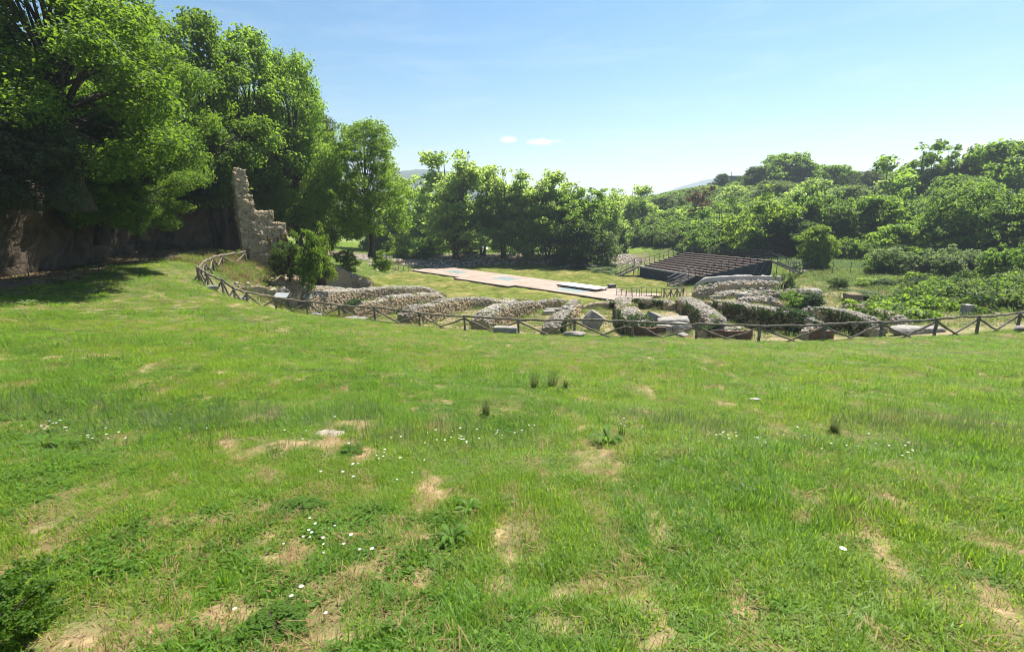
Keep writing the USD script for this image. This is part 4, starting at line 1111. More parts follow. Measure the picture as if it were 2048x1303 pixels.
# stones and blocks
BL = [("fallen_block", "fallen squared grey block leaning up towards the left, largest of the heap", 1312, 628, 36, (2.2, 0.9, 0.6), 55, 24, 0.85), ("fallen_block", "flat grey boulder in front of the leaning block", 1322, 651, 32.6, (1.2, 1.0, 0.7), 10, 8, 0.6),
      ("fallen_block", "big cracked grey boulder in the middle of the heap", 1346, 643, 34, (2.0, 1.3, 0.9), -15, -8, 0.55), ("fallen_block", "dark-faced boulder at the right front of the heap", 1361, 655, 32.5, (1.2, 0.9, 0.75), 20, 5, 0.5),
      ("fallen_block", "small pale block at the back left of the heap", 1285, 628, 37, (1.2, 0.8, 0.5), 20, 0, 0.8), ("fallen_block", "upright pointed grey slab standing alone between the middle walls", 1186, 648, 34, (1.3, 0.5, 1.2), 15, 35, 0.7),
      ("stone_block", "squared grey stone block standing right of the stairs on the brown grass", 1449, 597, 44, (0.8, 0.8, 0.65), 12, 0, 0.93), ("stone_block", "standing square stone post in the bushes at the right", 1932, 630, 36, (0.62, 0.5, 0.85), 10, 0, 0.95),
      ("stone_block", "big brown block wall stub under the bank at the right", 1704, 603, 44, (1.1, 1.2, 1.1), -8, 0, 0.93), ("stone_block", "flat grey slab on the ivy bush right of the bright weed", 1650, 604, 41, (1.4, 0.8, 0.45), -15, 0, 0.9),
      ("stone_block", "flat stone step lying in front of the curved podium wall", 1106, 610, 42.5, (1.3, 0.7, 0.4), 10, 0, 0.92), ("stone_block", "second stone step just below the first by the podium wall", 1098, 618, 41.2, (1.0, 0.6, 0.35), 14, 0, 0.92),
      ("stone_block", "long squared stone block lying at the fence left of the middle wall", 1011, 670, 31.7, (1.5, 0.6, 0.5), -5, 0, 0.9), ("boulder", "long rounded grey stone lying at the fence under the middle wall", 1148, 676, 29.9, (1.6, 0.55, 0.42), -8, 0, 0.0),
      ("boulder", "pale stone at the right edge, just inside the fence", 2042, 664, 27, (1.1, 0.7, 0.45), 0, 0, 0.0), ("boulder", "grey stone at the fence corner on the left", 424, 596, 31, (1.0, 0.7, 0.4), 0, 0, 0.0),
      ("boulder", "pale pointed stone behind the fence, second from its corner", 487, 612, 34.2, (1.1, 0.8, 0.55), 20, 0, 0.0), ("boulder", "flat pale slab half sunk at the fence, left of two", 626, 634, 36, (1.9, 0.9, 0.22), 3, 0, 0.0),
      ("boulder", "flat pale slab half sunk at the fence, right of two", 716, 645, 35.8, (2.3, 0.8, 0.22), -4, 0, 0.0), ("boulder", "rounded stone by the far stair on the brown grass", 1391, 582, 54, (1.2, 0.8, 0.5), 0, 0, 0.0),
      ("boulder", "dark boulder set in the crumbling bank", 1488, 585, 49, (1.2, 1.0, 0.9), 10, 0, 0.3), ("boulder", "dark jutting boulder on the brown bank right of the bright weed", 1624, 578, 49, (1.7, 1.0, 0.75), -12, 0, 0.3),
      ("boulder", "grey broken slabs behind the ivy-clad long wall", 1640, 616, 38, (1.3, 0.9, 0.5), 10, 0, 0.2), ("boulder", "pale rock lying right of the grey broken slabs", 1690, 613, 38.5, (1.2, 0.9, 0.5), 30, 0, 0.2),
      ("boulder", "flat pale stone half hidden by moss beside the last fence spans", 1810, 668, 29.2, (1.6, 1.0, 0.5), 10, 0, 0.2), ("boulder", "low grey stone slab behind the fence near the mossy one", 1852, 666, 30, (1.8, 0.9, 0.4), 0, 0, 0.4),
      ("boulder", "loose stone under the broken wall left of the second brick pier", 1362, 680, 30.2, (1.0, 0.7, 0.45), 0, 0, 0.0)]
for i, (nm, lb, px, py, yy, sz, rz, tl, bx) in enumerate(BL):
    add_rock(nm, lb, px, py, yy, sz, rz, "block" if "block" in nm else "stone", "tuff" if "brown" in lb and "block wall" in lb else "stone", bx, i, tl, 0.1)
add_rock("meadow_stone", "flat pale stone lying alone in the meadow grass", 663, 870, None, (0.40, 0.34, 0.16), 8, "stone", "pale_stone", 0.0, 70, 8, 0.5, True, 0.32)
add_rock("meadow_stone", "small pale flake of stone on the dry grass streak at the right", 1507, 801, None, (0.32, 0.14, 0.06), 0, "stone", "stone", 0.0, 71, 0, 0.1)

rng = np.random.default_rng(44)
n = 16000
sx, sy = rng.uniform(-22, 40, n), rng.uniform(30, 62, n)
wz = zones(sx, sy)[1]
keep = (wz > 0.5) & (rng.random(n) < 0.25 + 0.75 * sstep(0.45, 0.6, fbm(np.stack([sx, sy, 0 * sx], 1) * 0.5, 3, 4)))
sx, sy = sx[keep], sy[keep]
tag(obj("scattered_stones", small_stones(np.stack([sx, sy, height(sx, sy) + 0.02], 1), rng.uniform(0.05, 0.2, len(sx)) * rng.choice([0.7, 1.0, 1.6], len(sx), p=[0.6, 0.3, 0.1]), rng), M["rubble"]),
    "small pale stones strewn over the floor of the ruins", "rubble", kind="stuff")
n = 9000
sx, sy = rng.uniform(-30, 24, n), rng.uniform(86, 106, n)
wz = zones(sx, sy)[3]
keep = (wz > 0.4) & (rng.random(n) < 0.5)
sx, sy = sx[keep], sy[keep]
tag(obj("bank_rubble", small_stones(np.stack([sx, sy, height(sx, sy) + 0.05], 1), rng.uniform(0.15, 0.6, len(sx)), rng), M["rubble"]), "broken stones on the dark bank at the far side of the arena", "rubble", kind="stuff")
ruin_wall("bank_wall", "dark low ruin wall along the far side of the arena, middle stretch", [(880, 522, 99), (960, 526, 97), (1040, 530, 95), (1110, 533, 93)], [2.2, 1.6, 1.4], seed=31, cat="ruined wall", core="tuff", stones=10, size=(0.2, 0.6), big=8)
ruin_wall("bank_wall", "heap of tumbled masonry at the right end of the far bank", [(1105, 532, 92), (1150, 528, 91), (1200, 532, 88)], [2.0, 2.6, 1.6], seed=32, cat="ruined wall", core="tuff", stones=12, size=(0.2, 0.6), big=8)
ruin_wall("bank_wall", "pale low ruin at the left end of the far bank", [(742, 527, 84), (780, 519, 90), (830, 521, 94)], [2.0, 2.4, 1.8], seed=33, cat="ruined wall", core="mortar", stones=10, size=(0.2, 0.5), big=8)
ruin_wall("bank_wall", "pale curved kerb wall at the left end of the arena lawn", [(745, 541, 78), (765, 536, 82), (792, 534, 84)], [0.7, 0.6], seed=34, cat="ruined wall", core="mortar", stones=10, big=2)
# tuff outcrop below the pillar
for k, (lb, pts, w, c) in enumerate([("pale squared tuff outcrop below the bushes at the pillar's foot", [(538, 552, 41), (580, 551, 42), (618, 556, 43)], [1.6, 1.8, 1.4], "pillar"), ("brown crumbling outcrop below the scrub of the lone tree", [(640, 520, 50), (672, 533, 51), (705, 549, 52), (742, 560, 52)], [2.6, 2.8, 2.2, 1.2], "soil"),
                                     ("mossy leaf-strewn earth bank behind the fence's descending left part", [(448, 566, 35.5), (500, 567, 37), (545, 573, 38), (590, 584, 38.5)], [1.4, 1.8, 1.6, 1.0], "soil")]):
    ruin_wall("tuff_outcrop", lb, pts, w, cat="rock outcrop", seed=40 + k, core=c, stones=12, size=(0.1, 0.35), big=3)

# ------------------------------------------------------------------ tuff cliff
def cliff():
    L = resample(CLIFF[1:], 0.35)
    n = len(L)
    t = np.gradient(L, axis=0)
    t /= np.linalg.norm(t, axis=1, keepdims=True)
    nr = np.stack([t[:, 1], -t[:, 0]], 1)  # towards the meadow
    base = height(L[:, 0] + nr[:, 0] * 1.0, L[:, 1] + nr[:, 1] * 1.0) - 0.5
    us = np.linspace(0, 1, 18)
    V = []
    for u in us:
        z = base + 6.2 * u
        out = 0.55 + 0.5 * math.sin(u * 3.4) + 0.9 * sstep(0.45, 0.75, np.full(n, u)) * sstep(0.4, 0.6, fbm(np.stack([L[:, 0] * .2, L[:, 1] * .2, 0 * L[:, 0]], 1), 2, 6)) - 1.6 * sstep(0.85, 1, np.array([u]))
        V.append(np.stack([L[:, 0] + nr[:, 0] * out, L[:, 1] + nr[:, 1] * out, z], 1))
    V = np.stack(V, 1)
    q = V.reshape(-1, 3)
    d = (fbm(q * 0.55, 4, 71) - 0.5) * 1.5 + (noise(q * np.array([1.2, 1.2, 0.25]), 8) - 0.5) * 0.5
    q = q + np.repeat(nr, len(us), 0)[:, [0, 1]].repeat(1, 0) @ np.eye(2, 3) * d[:, None]
    m = len(us)
    i, j = np.meshgrid(np.arange(n - 1), np.arange(m - 1), indexing="ij")
    f = np.stack([i * m + j, (i + 1) * m + j, (i + 1) * m + j + 1, i * m + j + 1], -1).reshape(-1, 4)
    return q, f


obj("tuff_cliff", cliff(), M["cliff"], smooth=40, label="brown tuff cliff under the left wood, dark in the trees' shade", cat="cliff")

# ------------------------------------------------------------------ ruined pillar
def pillar():
    import manifold3d as m3
    base = at(512, 528, 43)
    zb = h1(base[0], base[1]) - 0.5
    s = 43 / 1000.0
    top = at(490, 340, 43)[2]

    def slab(x0, x1, y0, y1, z0, z1, taper=0.0):
        pts = []
        for z, k in ((z0, 0.0), (z1, taper)):
            for xx in (x0 + k, x1 - k):
                for yy in (y0 + k, y1 - k):
                    pts.append((xx, yy, z))
        return m3.Manifold.hull_points(np.array(pts))
    X = lambda px: at(px, 440, 43)[0]
    Z = lambda py: at(500, py, 43)[2]
    y0 = 43.0
    c0 = X(488)
    U = lambda px: c0 + (X(px) - c0) * 1.45
    parts = [slab(U(489), U(520), y0 - 0.42, y0 + 0.42, zb, Z(482), -0.08), slab(U(480), U(501), y0 - 0.38, y0 + 0.32, Z(500), Z(392), 0.02), slab(U(479), U(498), y0 - 0.34, y0 + 0.28, Z(405), top + 0.15, 0.16),
             slab(U(494), U(541), y0 - 0.36, y0 + 0.36, Z(505), Z(446), 0.03), slab(U(500), U(527), y0 - 0.32, y0 + 0.30, Z(470), Z(421), 0.03)]
    m = m3.Manifold.batch_boolean(parts, m3.OpType.Add).refine_to_length(0.16)
    me = m.to_mesh()
    v, f = np.array(me.vert_properties[:, :3], float), np.array(me.tri_verts)
    tm = trimesh.Trimesh(v, f, process=True)
    trimesh.smoothing.filter_taubin(tm, iterations=6)
    a = math.radians(44)
    c = np.array([c0, y0, 0.0])
    tm.vertices = (np.array(tm.vertices) - c) @ np.array([[math.cos(a), math.sin(a), 0], [-math.sin(a), math.cos(a), 0], [0, 0, 1.0]]) + c
    v = np.array(tm.vertices)
    n = np.array(tm.vertex_normals)
    v += n * ((fbm(v * 0.9, 3, 5) - 0.5) * 0.42 + (fbm(v * np.array([2.6, 2.6, 4.5]), 3, 6) - 0.5) * 0.42)[:, None]
    return v, np.array(tm.faces)


px_ = UsdGeom.Xform.Define(stage, "/World/ruined_pillar")
tag(px_, "tall ruined masonry pillar with a lower shoulder on its right, before the left wood", "ruin")
pm = pillar()
obj("masonry", pm, M["pillar"], px_, smooth=50)
rng = np.random.default_rng(9)
tmp = trimesh.Trimesh(*pm, process=False)
sp, fi = trimesh.sample.sample_surface(tmp, 1500, seed=4)
tag(obj("rubble", small_stones(np.array(sp), rng.uniform(0.10, 0.30, len(sp)), rng), M["pillar"], px_), kind="stuff")

# ------------------------------------------------------------------ ivy on the walls
def ivy_on(wi, label, lo, hi, side, seed, n=2600, umin=0.0, umax=1.05, top=False):
    path, P, w, base, nr = WALLS[wi]
    rng = np.random.default_rng(seed)
    m = len(P)
    k = rng.uniform(lo, hi, n) * (m - 1.01)
    i = k.astype(int)
    fr = (k - i)[:, None]
    c = P[i] * (1 - fr) + P[i + 1] * fr
    b = base[i]
    u = rng.uniform(umin, umax, n)
    pos = c.copy()
    if top:
        s = rng.uniform(-1, 1, n)
        pos[:, :2] += nr[i] * (s * w[i] / 2)[:, None]
        pos[:, 2] += 0.08 + rng.uniform(0, 0.12, n)
        nor = np.tile([0, 0, 1.0], (n, 1))
    else:
        pos[:, 2] = b + (c[:, 2] - b) * np.minimum(u, 1.0) + np.maximum(u - 1, 0)
        pos[:, :2] += nr[i] * (side * (w[i] / 2 * (1.03 + 0.05 * (1 - u)) + rng.uniform(0.0, 0.18, n)))[:, None]
        nor = np.concatenate([nr[i] * side, np.full((n, 1), 0.3)], 1)
    keep = fbm(pos * 1.3 + seed, 3, seed) > 0.44
    pos, nor = pos[keep], nor[keep]
    nor = nor + rng.normal(0, 0.45, nor.shape)
    obj("ivy", leaves(pos, nor, 0.13, rng, 0.8), M["ivy"], label=label, cat="ivy")


def wall_of(word):
    for i, w in enumerate(WALLS):
        if word in stage.GetPrimAtPath(w[0]).GetCustomDataByKey("label"):
            return i


for word, lb, lo, hi, side, seed, n, top in [
        ("second low wall", "dark ivy hanging over the near end of the second low wall at the left", 0, 0.14, 1, 1, 1800, False), ("second low wall", "ivy cap on top of the second low wall's near end", 0, 0.1, 1, 2, 700, True),
        ("long wall left of centre", "ivy on the left side of the pale-faced wall's near end", 0.0, 0.2, 1, 3, 2600, False), ("straight radial", "dark ivy over the near foot of the middle wall", 0.0, 0.14, -1, 4, 1500, False),
        ("straight radial", "thin ivy on the right side of the middle wall", 0.1, 0.4, -1, 14, 700, False),
        ("ending in a brick pier", "ivy fringe along the left face of the brick-pier wall", 0.0, 0.3, 1, 5, 1500, False), ("ending in a brick pier", "ivy cap above the brick pier of the wall right of the middle", 0.0, 0.12, 1, 15, 900, True),
        ("short thick pier", "dense ivy cushion on the left top of the short brick pier", 0.0, 0.45, 1, 6, 2200, True), ("long dark-faced", "ivy curtain over the left-hand face of the long dark-faced wall", 0.2, 0.95, -1, 7, 3600, False),
        ("long dark-faced", "ivy tuft on the near top of the long dark-faced wall", 0.75, 1.0, 1, 8, 1500, True), ("ivy-clad long", "ivy curtain on the face of the right-hand long wall", 0.1, 1.0, -1, 9, 3000, False),
        ("rounded orange", "ivy over the right shoulder of the orange brick stump", 0.5, 1.0, 1, 10, 1200, True), ("arena-side wall right", "leaves along the foot of the arena-side wall right of the brick-pier wall", 0.0, 0.8, -1, 11, 2200, False),
        ("net-like facing", "ivy at the right corner of the net-faced podium wall", 0.8, 1.0, -1, 12, 900, False), ("low broken wall", "green leaves on the near side of the low broken wall by the blocks", 0.2, 0.7, 1, 13, 1500, False)]:
    ivy_on(wall_of(word), lb, lo, hi, side, seed, n, top=top)

# ------------------------------------------------------------------ log fence
def log_fence(name, label, pts, hgt, seed, brace=True, r=0.078):
    x = UsdGeom.Xform.Define(stage, numbered("/World", name))
    tag(x, label, "fence")
    rng = np.random.default_rng(seed)
    P = np.asarray(pts, float)
    tops = P + np.array([0, 0, hgt]) + rng.normal(0, 0.02, P.shape)
    for p, tp in zip(P, tops):
        obj("post", log(p - [0, 0, 0.25], tp - [0, 0, r * 0.9], r * 1.05, r * 0.95, rng, 5, 0.01, 8), M["log"], x, smooth=40)
    for i in range(len(P) - 1):
        d = unit(tops[i + 1] - tops[i]) * 0.12
        side = np.array([0, 0, 0.02 * (-1) ** i])
        obj("rail", log(tops[i] - d + side, tops[i + 1] + d * 0.3 + side, r * 0.95, r * 0.8, rng, 9, 0.022, 8), M["log"], x, smooth=40)
        if brace:
            a0, b0 = P[i] + (tops[i] - P[i]) * 0.86, P[i + 1] + (tops[i + 1] - P[i + 1]) * 0.86
            g = lambda t: P[i] + (P[i + 1] - P[i]) * t
            off = np.cross(unit(P[i + 1] - P[i]), [0, 0, 1.0]) * 0.06
            obj("brace", log(a0 + off * 0.5, g(rng.uniform(0.55, 0.64)) + off - [0, 0, 0.03], r * 0.8, r * 0.65, rng, 6, 0.02, 7), M["log"], x, smooth=40)
            obj("brace", log(b0 - off * 0.5, g(rng.uniform(0.38, 0.46)) - off - [0, 0, 0.03], r * 0.8, r * 0.65, rng, 6, 0.02, 7), M["log"], x, smooth=40)
    return x


fp = []
for p in FENCE3:
    fp.append([p[0], p[1], h1(p[0], p[1])])
fp.append([31.5, 28.6, h1(31.5, 28.6)])
log_fence("log_fence", "weathered log fence with crossed braces running along the bottom of the meadow", fp, 0.98, 5)
fb = [[p[0], p[1], h1(p[0], p[1])] for p in FENCE_BACK]
log_fence("log_fence", "shaded branch of the log fence turning back to the ruined pillar", fb, 0.98, 6)
q = [onz(px, py, -7.75) for px, py in [(1328, 591), (1341, 592), (1354, 592), (1366, 590)]]
log_fence("log_fence", "short log fence with crossed braces at the foot of the near stair", [[p[0], p[1], h1(p[0], p[1])] for p in q], 1.0, 8)
q = [at(px, 536, 84) for px in (797, 807, 817, 828)]
log_fence("log_fence", "small dark railing at the far left corner of the wooden stage", [[p[0], p[1], h1(p[0], p[1])] for p in q], 0.9, 9, brace=False, r=0.05)

# info sign behind the fence
p = at(566, 618, 36.8)
sx_ = thing("info_sign", "slanted information board on two legs behind the log fence at the left", "sign", (p[0], p[1], h1(p[0], p[1])), -12)
mb = MB()
for k in (-0.5, 0.5):
    obj("leg", MB().box((k, 0, 0.42), (0.07, 0.07, 0.9)).mesh(), M["dark_metal"], sx_)
R = Rotation.from_euler("x", 35, degrees=True).as_matrix()
obj("board", MB().box((0, 0, 0.95), (1.25, 0.62, 0.04), R).mesh(), M["dark_metal"], sx_)
obj("panel", MB().box(R @ np.array([0, 0, 0.026]) + [0, 0, 0.95], (1.12, 0.50, 0.006), R).mesh(), M["fascia"], sx_)

# ------------------------------------------------------------------ stage
S0 = np.array([-17.5, 85.5])
SD = unit(np.array([10.83 + 17.5, 55.7 - 85.5]))
SN = np.array([-SD[1], SD[0]])
SROT = np.stack([np.r_[SD, 0], np.r_[SN, 0], [0, 0, 1]], 1)
stg = UsdGeom.Xform.Define(stage, "/World/wooden_stage")
tag(stg, "long low pinkish wooden stage floor across the arena lawn", "stage")
GL = [(8.0, 3.4), (19.7, 3.6), (34.0, 3.0)]


def sp_(u, v, z):
    q = S0 + SD * u + SN * v
    return np.array([q[0], q[1], z])


rng = np.random.default_rng(12)
under = MB()
pu, pv = 2.0, 1.25
for i in range(22):
    u0 = i * pu
    um = u0 + pu / 2
    v0, v1 = (-1.25 if 14.8 < um < 26 else 0.0), (5.0 if um < 3 else 7.5)
    if um > 37:
        v1 = 7.5 - 1.25 * math.floor((um - 35) / 3)
        v0 = 1.25 * math.floor((um - 35.5) / 3) if um > 41 else 0
    j = v0
    while j < v1 - 0.1:
        vm = j + pv / 2
        if not any(abs(um - gu) < 1.9 and abs(vm - gv) < 1.3 for gu, gv in GL):
            c = sp_(um, vm, -7.80 + rng.uniform(-0.006, 0.006))
            obj("deck_panel", MB().box(c, (pu - 0.02, pv - 0.02, 0.05), SROT).mesh(), M["deck"], stg)
        under.box(sp_(um, vm, -7.925), (pu - 0.05 if i else pu - 0.3, pv - 0.05, 0.18), SROT)
        j += pv
obj("substructure", under.mesh(), M["edge"], stg)
for gu, gv in GL:
    hit = [(i * pu + pu / 2) for i in range(22) if abs(i * pu + pu / 2 - gu) < 1.9]
    vs = [k * pv + pv / 2 for k in range(-1, 7) if abs(k * pv + pv / 2 - gv) < 1.3]
    w, d = (max(hit) - min(hit) + pu), (max(vs) - min(vs) + pv)
    for a in range(2):
        for b in range(2):
            obj("glass_panel", MB().box(sp_((max(hit) + min(hit)) / 2 + (a - 0.5) * w / 2, (max(vs) + min(vs)) / 2 + (b - 0.5) * d / 2, -7.795), (w / 2 - 0.03, d / 2 - 0.03, 0.05), SROT).mesh(), M["teal"], stg,
                label="teal glazed floor pane")
pl = UsdGeom.Xform.Define(stage, "/World/white_platform")
tag(pl, "thin raised white platform lying on the right end of the stage", "platform")
c = np.array([9.0, 64.1])
R = np.stack([np.r_[SD, 0], np.r_[SN, 0], [0, 0, 1]], 1)
for k in range(4):
    q = c + SD * (k - 1.5) * 1.65
    obj("top_board", MB().box((q[0], q[1], -7.47), (1.63, 2.5, 0.06), R).mesh(), M["white"], pl)
mb = MB()
for sv in (-1.22, 1.22):
    a, b = c - SD * 3.25 + SN * sv, c + SD * 3.25 + SN * sv
    mb.bar((a[0], a[1], -7.56), (b[0], b[1], -7.56), 0.05, 0.1)
obj("edge_frame", mb.mesh(), M["edge"], pl)
for su in (-3.0, 0, 3.0):
    for sv in (-1.1, 1.1):
        q = c + SD * su + SN * sv
        obj("foot", MB().box((q[0], q[1], -7.68), (0.1, 0.1, 0.2), R).mesh(), M["edge"], pl)
q = onz(1223, 577, -7.9)
bx = thing("wooden_crate", "small grey crate standing at the right edge of the stage", "crate", (q[0], q[1], h1(q[0], q[1])), 20)
obj("box", MB().box((0, 0, 0.35), (0.9, 0.6, 0.6)).mesh(), M["edge"], bx)
obj("lid", MB().box((0, 0, 0.67), (0.96, 0.66, 0.05)).mesh(), M["grey_metal"], bx)
# ramp railing
rr = UsdGeom.Xform.Define(stage, "/World/ramp_railing")
tag(rr, "thin grey metal railing of posts along the ramp at the stage's right end", "railing")
A, B = onz(1233, 591, -7.85), onz(1323, 590.5, -7.7)
pts = [A + (B - A) * t for t in np.linspace(0, 1, 10)]
for p in pts:
    obj("post", MB().bar((p[0], p[1], p[2] - 0.2), (p[0], p[1], p[2] + 0.95), 0.06).mesh(), M["grey_metal"], rr)
for z in (0.95, 0.45):
    obj("rail", MB().bar(A + [0, 0, z], B + [0, 0, z], 0.05).mesh(), M["grey_metal"], rr)
R2 = np.array([0.6, -2.2, 0])
A2, B2 = A + R2, A + (B - A) * 0.42 + R2 * 0.4
for t in (0, 0.5, 1):
    p = A2 + (B2 - A2) * t
    obj("post", MB().bar((p[0], p[1], p[2] - 0.2), (p[0], p[1], p[2] + 0.9), 0.06).mesh(), M["grey_metal"], rr)
obj("rail", MB().bar(A2 + [0, 0, 0.9], B2 + [0, 0, 0.9], 0.05).mesh(), M["grey_metal"], rr)
# ramp sheet
rp = UsdGeom.Xform.Define(stage, "/World/access_ramp")
tag(rp, "pale wooden access ramp from the stage's right end to the near stair", "ramp")
mb = MB()
u = unit((B - A)[:2])
nn = np.array([-u[1], u[0]])
for k in range(9):
    q = A[:2] + u * (k + 0.5) * 0.72 * np.linalg.norm((B - A)[:2]) / 6.6 + nn * 1.0
    obj("ramp_plank", MB().box((q[0], q[1], -7.79), (0.72 * np.linalg.norm((B - A)[:2]) / 6.6 - 0.02, 1.7, 0.06), np.stack([np.r_[u, 0], np.r_[nn, 0], [0, 0, 1]], 1)).mesh(), M["deck"], rp)
obj("ramp_beam", MB().bar((A[0] + nn[0], A[1] + nn[1], -7.9), (B[0] + nn[0], B[1] + nn[1], -7.9), 1.2, 0.14).mesh(), M["edge"], rp)

# ------------------------------------------------------------------ grandstand
gs = UsdGeom.Xform.Define(stage, "/World/grandstand")
tag(gs, "temporary grandstand with brown benches, dark blue skirt and metal railings", "grandstand")
ZF, ZB, NR = -6.4, -4.4, 10
F0, F1, B0, B1 = onz(1280, 532, ZF), onz(1398, 551, ZF), onz(1374, 505, ZB), onz(1544, 520, ZB)


def quad_pt(s, t):
    """s along the front 0..1 (far to near), t from front to back"""
    a = F0 + (F1 - F0) * s
    b = B0 + (B1 - B0) * s
    return a + (b - a) * t


def slab(a, b, c, d, th):
    """thick plate with top corners a b c d"""
    v = np.array([a, b, c, d])
    v = np.vstack([v, v - [0, 0, th]])
    f = [[0, 1, 2, 3], [7, 6, 5, 4], [0, 4, 5, 1], [1, 5, 6, 2], [2, 6, 7, 3], [3, 7, 4, 0]]
    f = np.array(f)
    f = np.vstack([f[:, [0, 1, 2]], f[:, [0, 2, 3]]])
    return v, f


for r in range(NR):
    t0, t1 = r / NR, (r + 1) / NR
    z = ZF + (ZB - ZF) * r / (NR - 1)
    flat = lambda p, zz=z: np.array([p[0], p[1], zz])
    a, b, c, d = flat(quad_pt(0, t0)), flat(quad_pt(1, t0)), flat(quad_pt(1, t1)), flat(quad_pt(0, t1))
    obj("tread", slab(a, b, c, d, 0.05), M["brown_deck"], gs)
    m0, m1 = quad_pt(0, t0), quad_pt(1, t0)
    if r:
        e = unit((quad_pt(0.5, 1) - quad_pt(0.5, 0))[:2]) * 0.02
        obj("riser", MB().bar((m0[0] + e[0], m0[1] + e[1], z - 0.14), (m1[0] + e[0], m1[1] + e[1], z - 0.14), 0.03, 0.17).mesh(), M["dark_metal"], gs)
    if r < NR - 1:
        # bench plank on small supports
        ta, tb = t0 + 0.055, t0 + 0.088
        bz = z + 0.30
        bn = obj("bench", slab(flat(quad_pt(0.03, ta), bz), flat(quad_pt(0.97, ta), bz), flat(quad_pt(0.97, tb), bz), flat(quad_pt(0.03, tb), bz), 0.045), M["brown_deck"], gs)
        mb = MB()
        for s in np.linspace(0.05, 0.95, 14):
            p = flat(quad_pt(s, (ta + tb) / 2), z)
            mb.bar(p, p + [0, 0, 0.255], 0.05)
        obj("bench_support", mb.mesh(), M["dark_metal"], bn)
W = np.linalg.norm((F1 - F0)[:2])
fd = unit(F1 - F0)
bd = unit((quad_pt(0.5, 1) - quad_pt(0.5, 0)) * [1, 1, 0])
e = bd * -0.03
obj("fascia", MB().bar(F0 + e + [0, 0, -0.09], F0 + (F1 - F0) * 0.86 + e + [0, 0, -0.09], 0.05, 0.2).mesh(), M["fascia"], gs)
for k in range(14):
    a, b = F0 + (F1 - F0) * (k / 14 + 0.002), F0 + (F1 - F0) * ((k + 1) / 14 - 0.002)
    zt, zb_ = ZF - 0.2, min(h1(a[0], a[1]), -8.0) + 0.05
    obj("skirt_panel", MB().bar((a[0], a[1], (zt + zb_) / 2), (b[0], b[1], (zt + zb_) / 2), 0.03 + 0.02 * (k % 2), zt - zb_).mesh(), M["blue_panel"], gs)
for k in range(NR):
    p0, p1 = quad_pt(1, k / NR), quad_pt(1, (k + 1) / NR)
    zt = ZF + (ZB - ZF) * k / (NR - 1) - 0.06
    zg = -6.9 if k > 3 else min(-6.9, h1(p0[0], p0[1])) - 0.4
    obj("side_panel", MB().bar((p0[0], p0[1], (zt + zg) / 2), (p1[0], p1[1], (zt + zg) / 2), 0.03 + 0.02 * (k % 2), zt - zg).mesh(), M["blue_panel"], gs)
    p0, p1 = quad_pt(0, k / NR), quad_pt(0, (k + 1) / NR)
    obj("side_panel", MB().bar((p0[0], p0[1], (zt - 8) / 2), (p1[0], p1[1], (zt - 8) / 2), 0.03 + 0.02 * (k % 2), zt + 8).mesh(), M["blue_panel"], gs)


def railing(pts, hgt, rails=(1.0, 0.55), name="rail_post", pw=0.06):
    for p in pts:
        obj(name, MB().bar(p, np.asarray(p) + [0, 0, hgt], pw).mesh(), M["dark_metal"], gs)
    for a, b in zip(pts[:-1], pts[1:]):
        for r in rails:
            obj("handrail", MB().bar(np.asarray(a) + [0, 0, hgt * r], np.asarray(b) + [0, 0, hgt * r], 0.045).mesh(), M["dark_metal"], gs)


zt_ = lambda t: ZF + (ZB - ZF) * min(1, t)
railing([np.r_[quad_pt(0.0, t)[:2], zt_(t)] for t in np.linspace(0, 1, 11)], 1.1, (1.0, 0.5))
railing([np.r_[quad_pt(1.0, t)[:2], zt_(t)] for t in np.linspace(0, 1, 11)], 1.1, (1.0, 0.5))
railing([np.r_[quad_pt(s, 1.0)[:2], ZB] for s in np.linspace(0.03, 1, 14)], 1.15, (1.0, 0.66, 0.33))
mb = MB()
for s in np.linspace(0, 1, 90):
    p = np.r_[quad_pt(s, 1.0)[:2], ZB]
    mb.bar(p, p + [0, 0, 1.1], 0.016)
obj("railing_mesh", mb.mesh(), M["dark_metal"], gs, kind="stuff", label="fine bars filling the back railing")


def stair(top, dirn, width, side, n, run, z1, name="staircase"):
    """open stair: treads between two stringers with handrails; a part of the stand with its own pieces"""
    x = UsdGeom.Xform.Define(stage, numbered(str(gs.GetPath()), name))
    dirn, side = np.r_[unit(dirn[:2]), 0], np.r_[unit(side[:2]), 0]
    top = np.asarray(top, float)
    rise = (top[2] - z1) / n
    R = np.stack([dirn, side, [0, 0, 1]], 1)
    for k in range(n):
        c = top + dirn * (k + 0.5) * run / n + side * width / 2
        c[2] = top[2] - (k + 0.6) * rise
        obj("step", MB().box(c, (run / n * 1.05, width, 0.05), R).mesh(), M["brown_deck"], x)
    for s in (0, width):
        a, b = top + side * s, top + side * s + dirn * run
        a[2], b[2] = top[2] - 0.1, z1 + 0.05
        obj("stringer", MB().bar(a, b, 0.09, 0.24).mesh(), M["grey_metal"], x)
        obj("handrail", MB().bar(a + [0, 0, 1.05], b + [0, 0, 1.05], 0.085).mesh(), M["grey_metal"], x)
        obj("handrail", MB().bar(a + [0, 0, 0.6], b + [0, 0, 0.6], 0.045).mesh(), M["grey_metal"], x)
        for t in (0.02, 0.34, 0.67, 0.98):
            p = a + (b - a) * t
            obj("baluster", MB().bar(p, p + [0, 0, 1.05], 0.05).mesh(), M["dark_metal"], x)
    for s in (0.05, width - 0.05):
        p = top + side * s + dirn * 0.1
        obj("leg", MB().bar((p[0], p[1], z1 - 0.2), (p[0], p[1], top[2] - 0.1), 0.07).mesh(), M["dark_metal"], x)


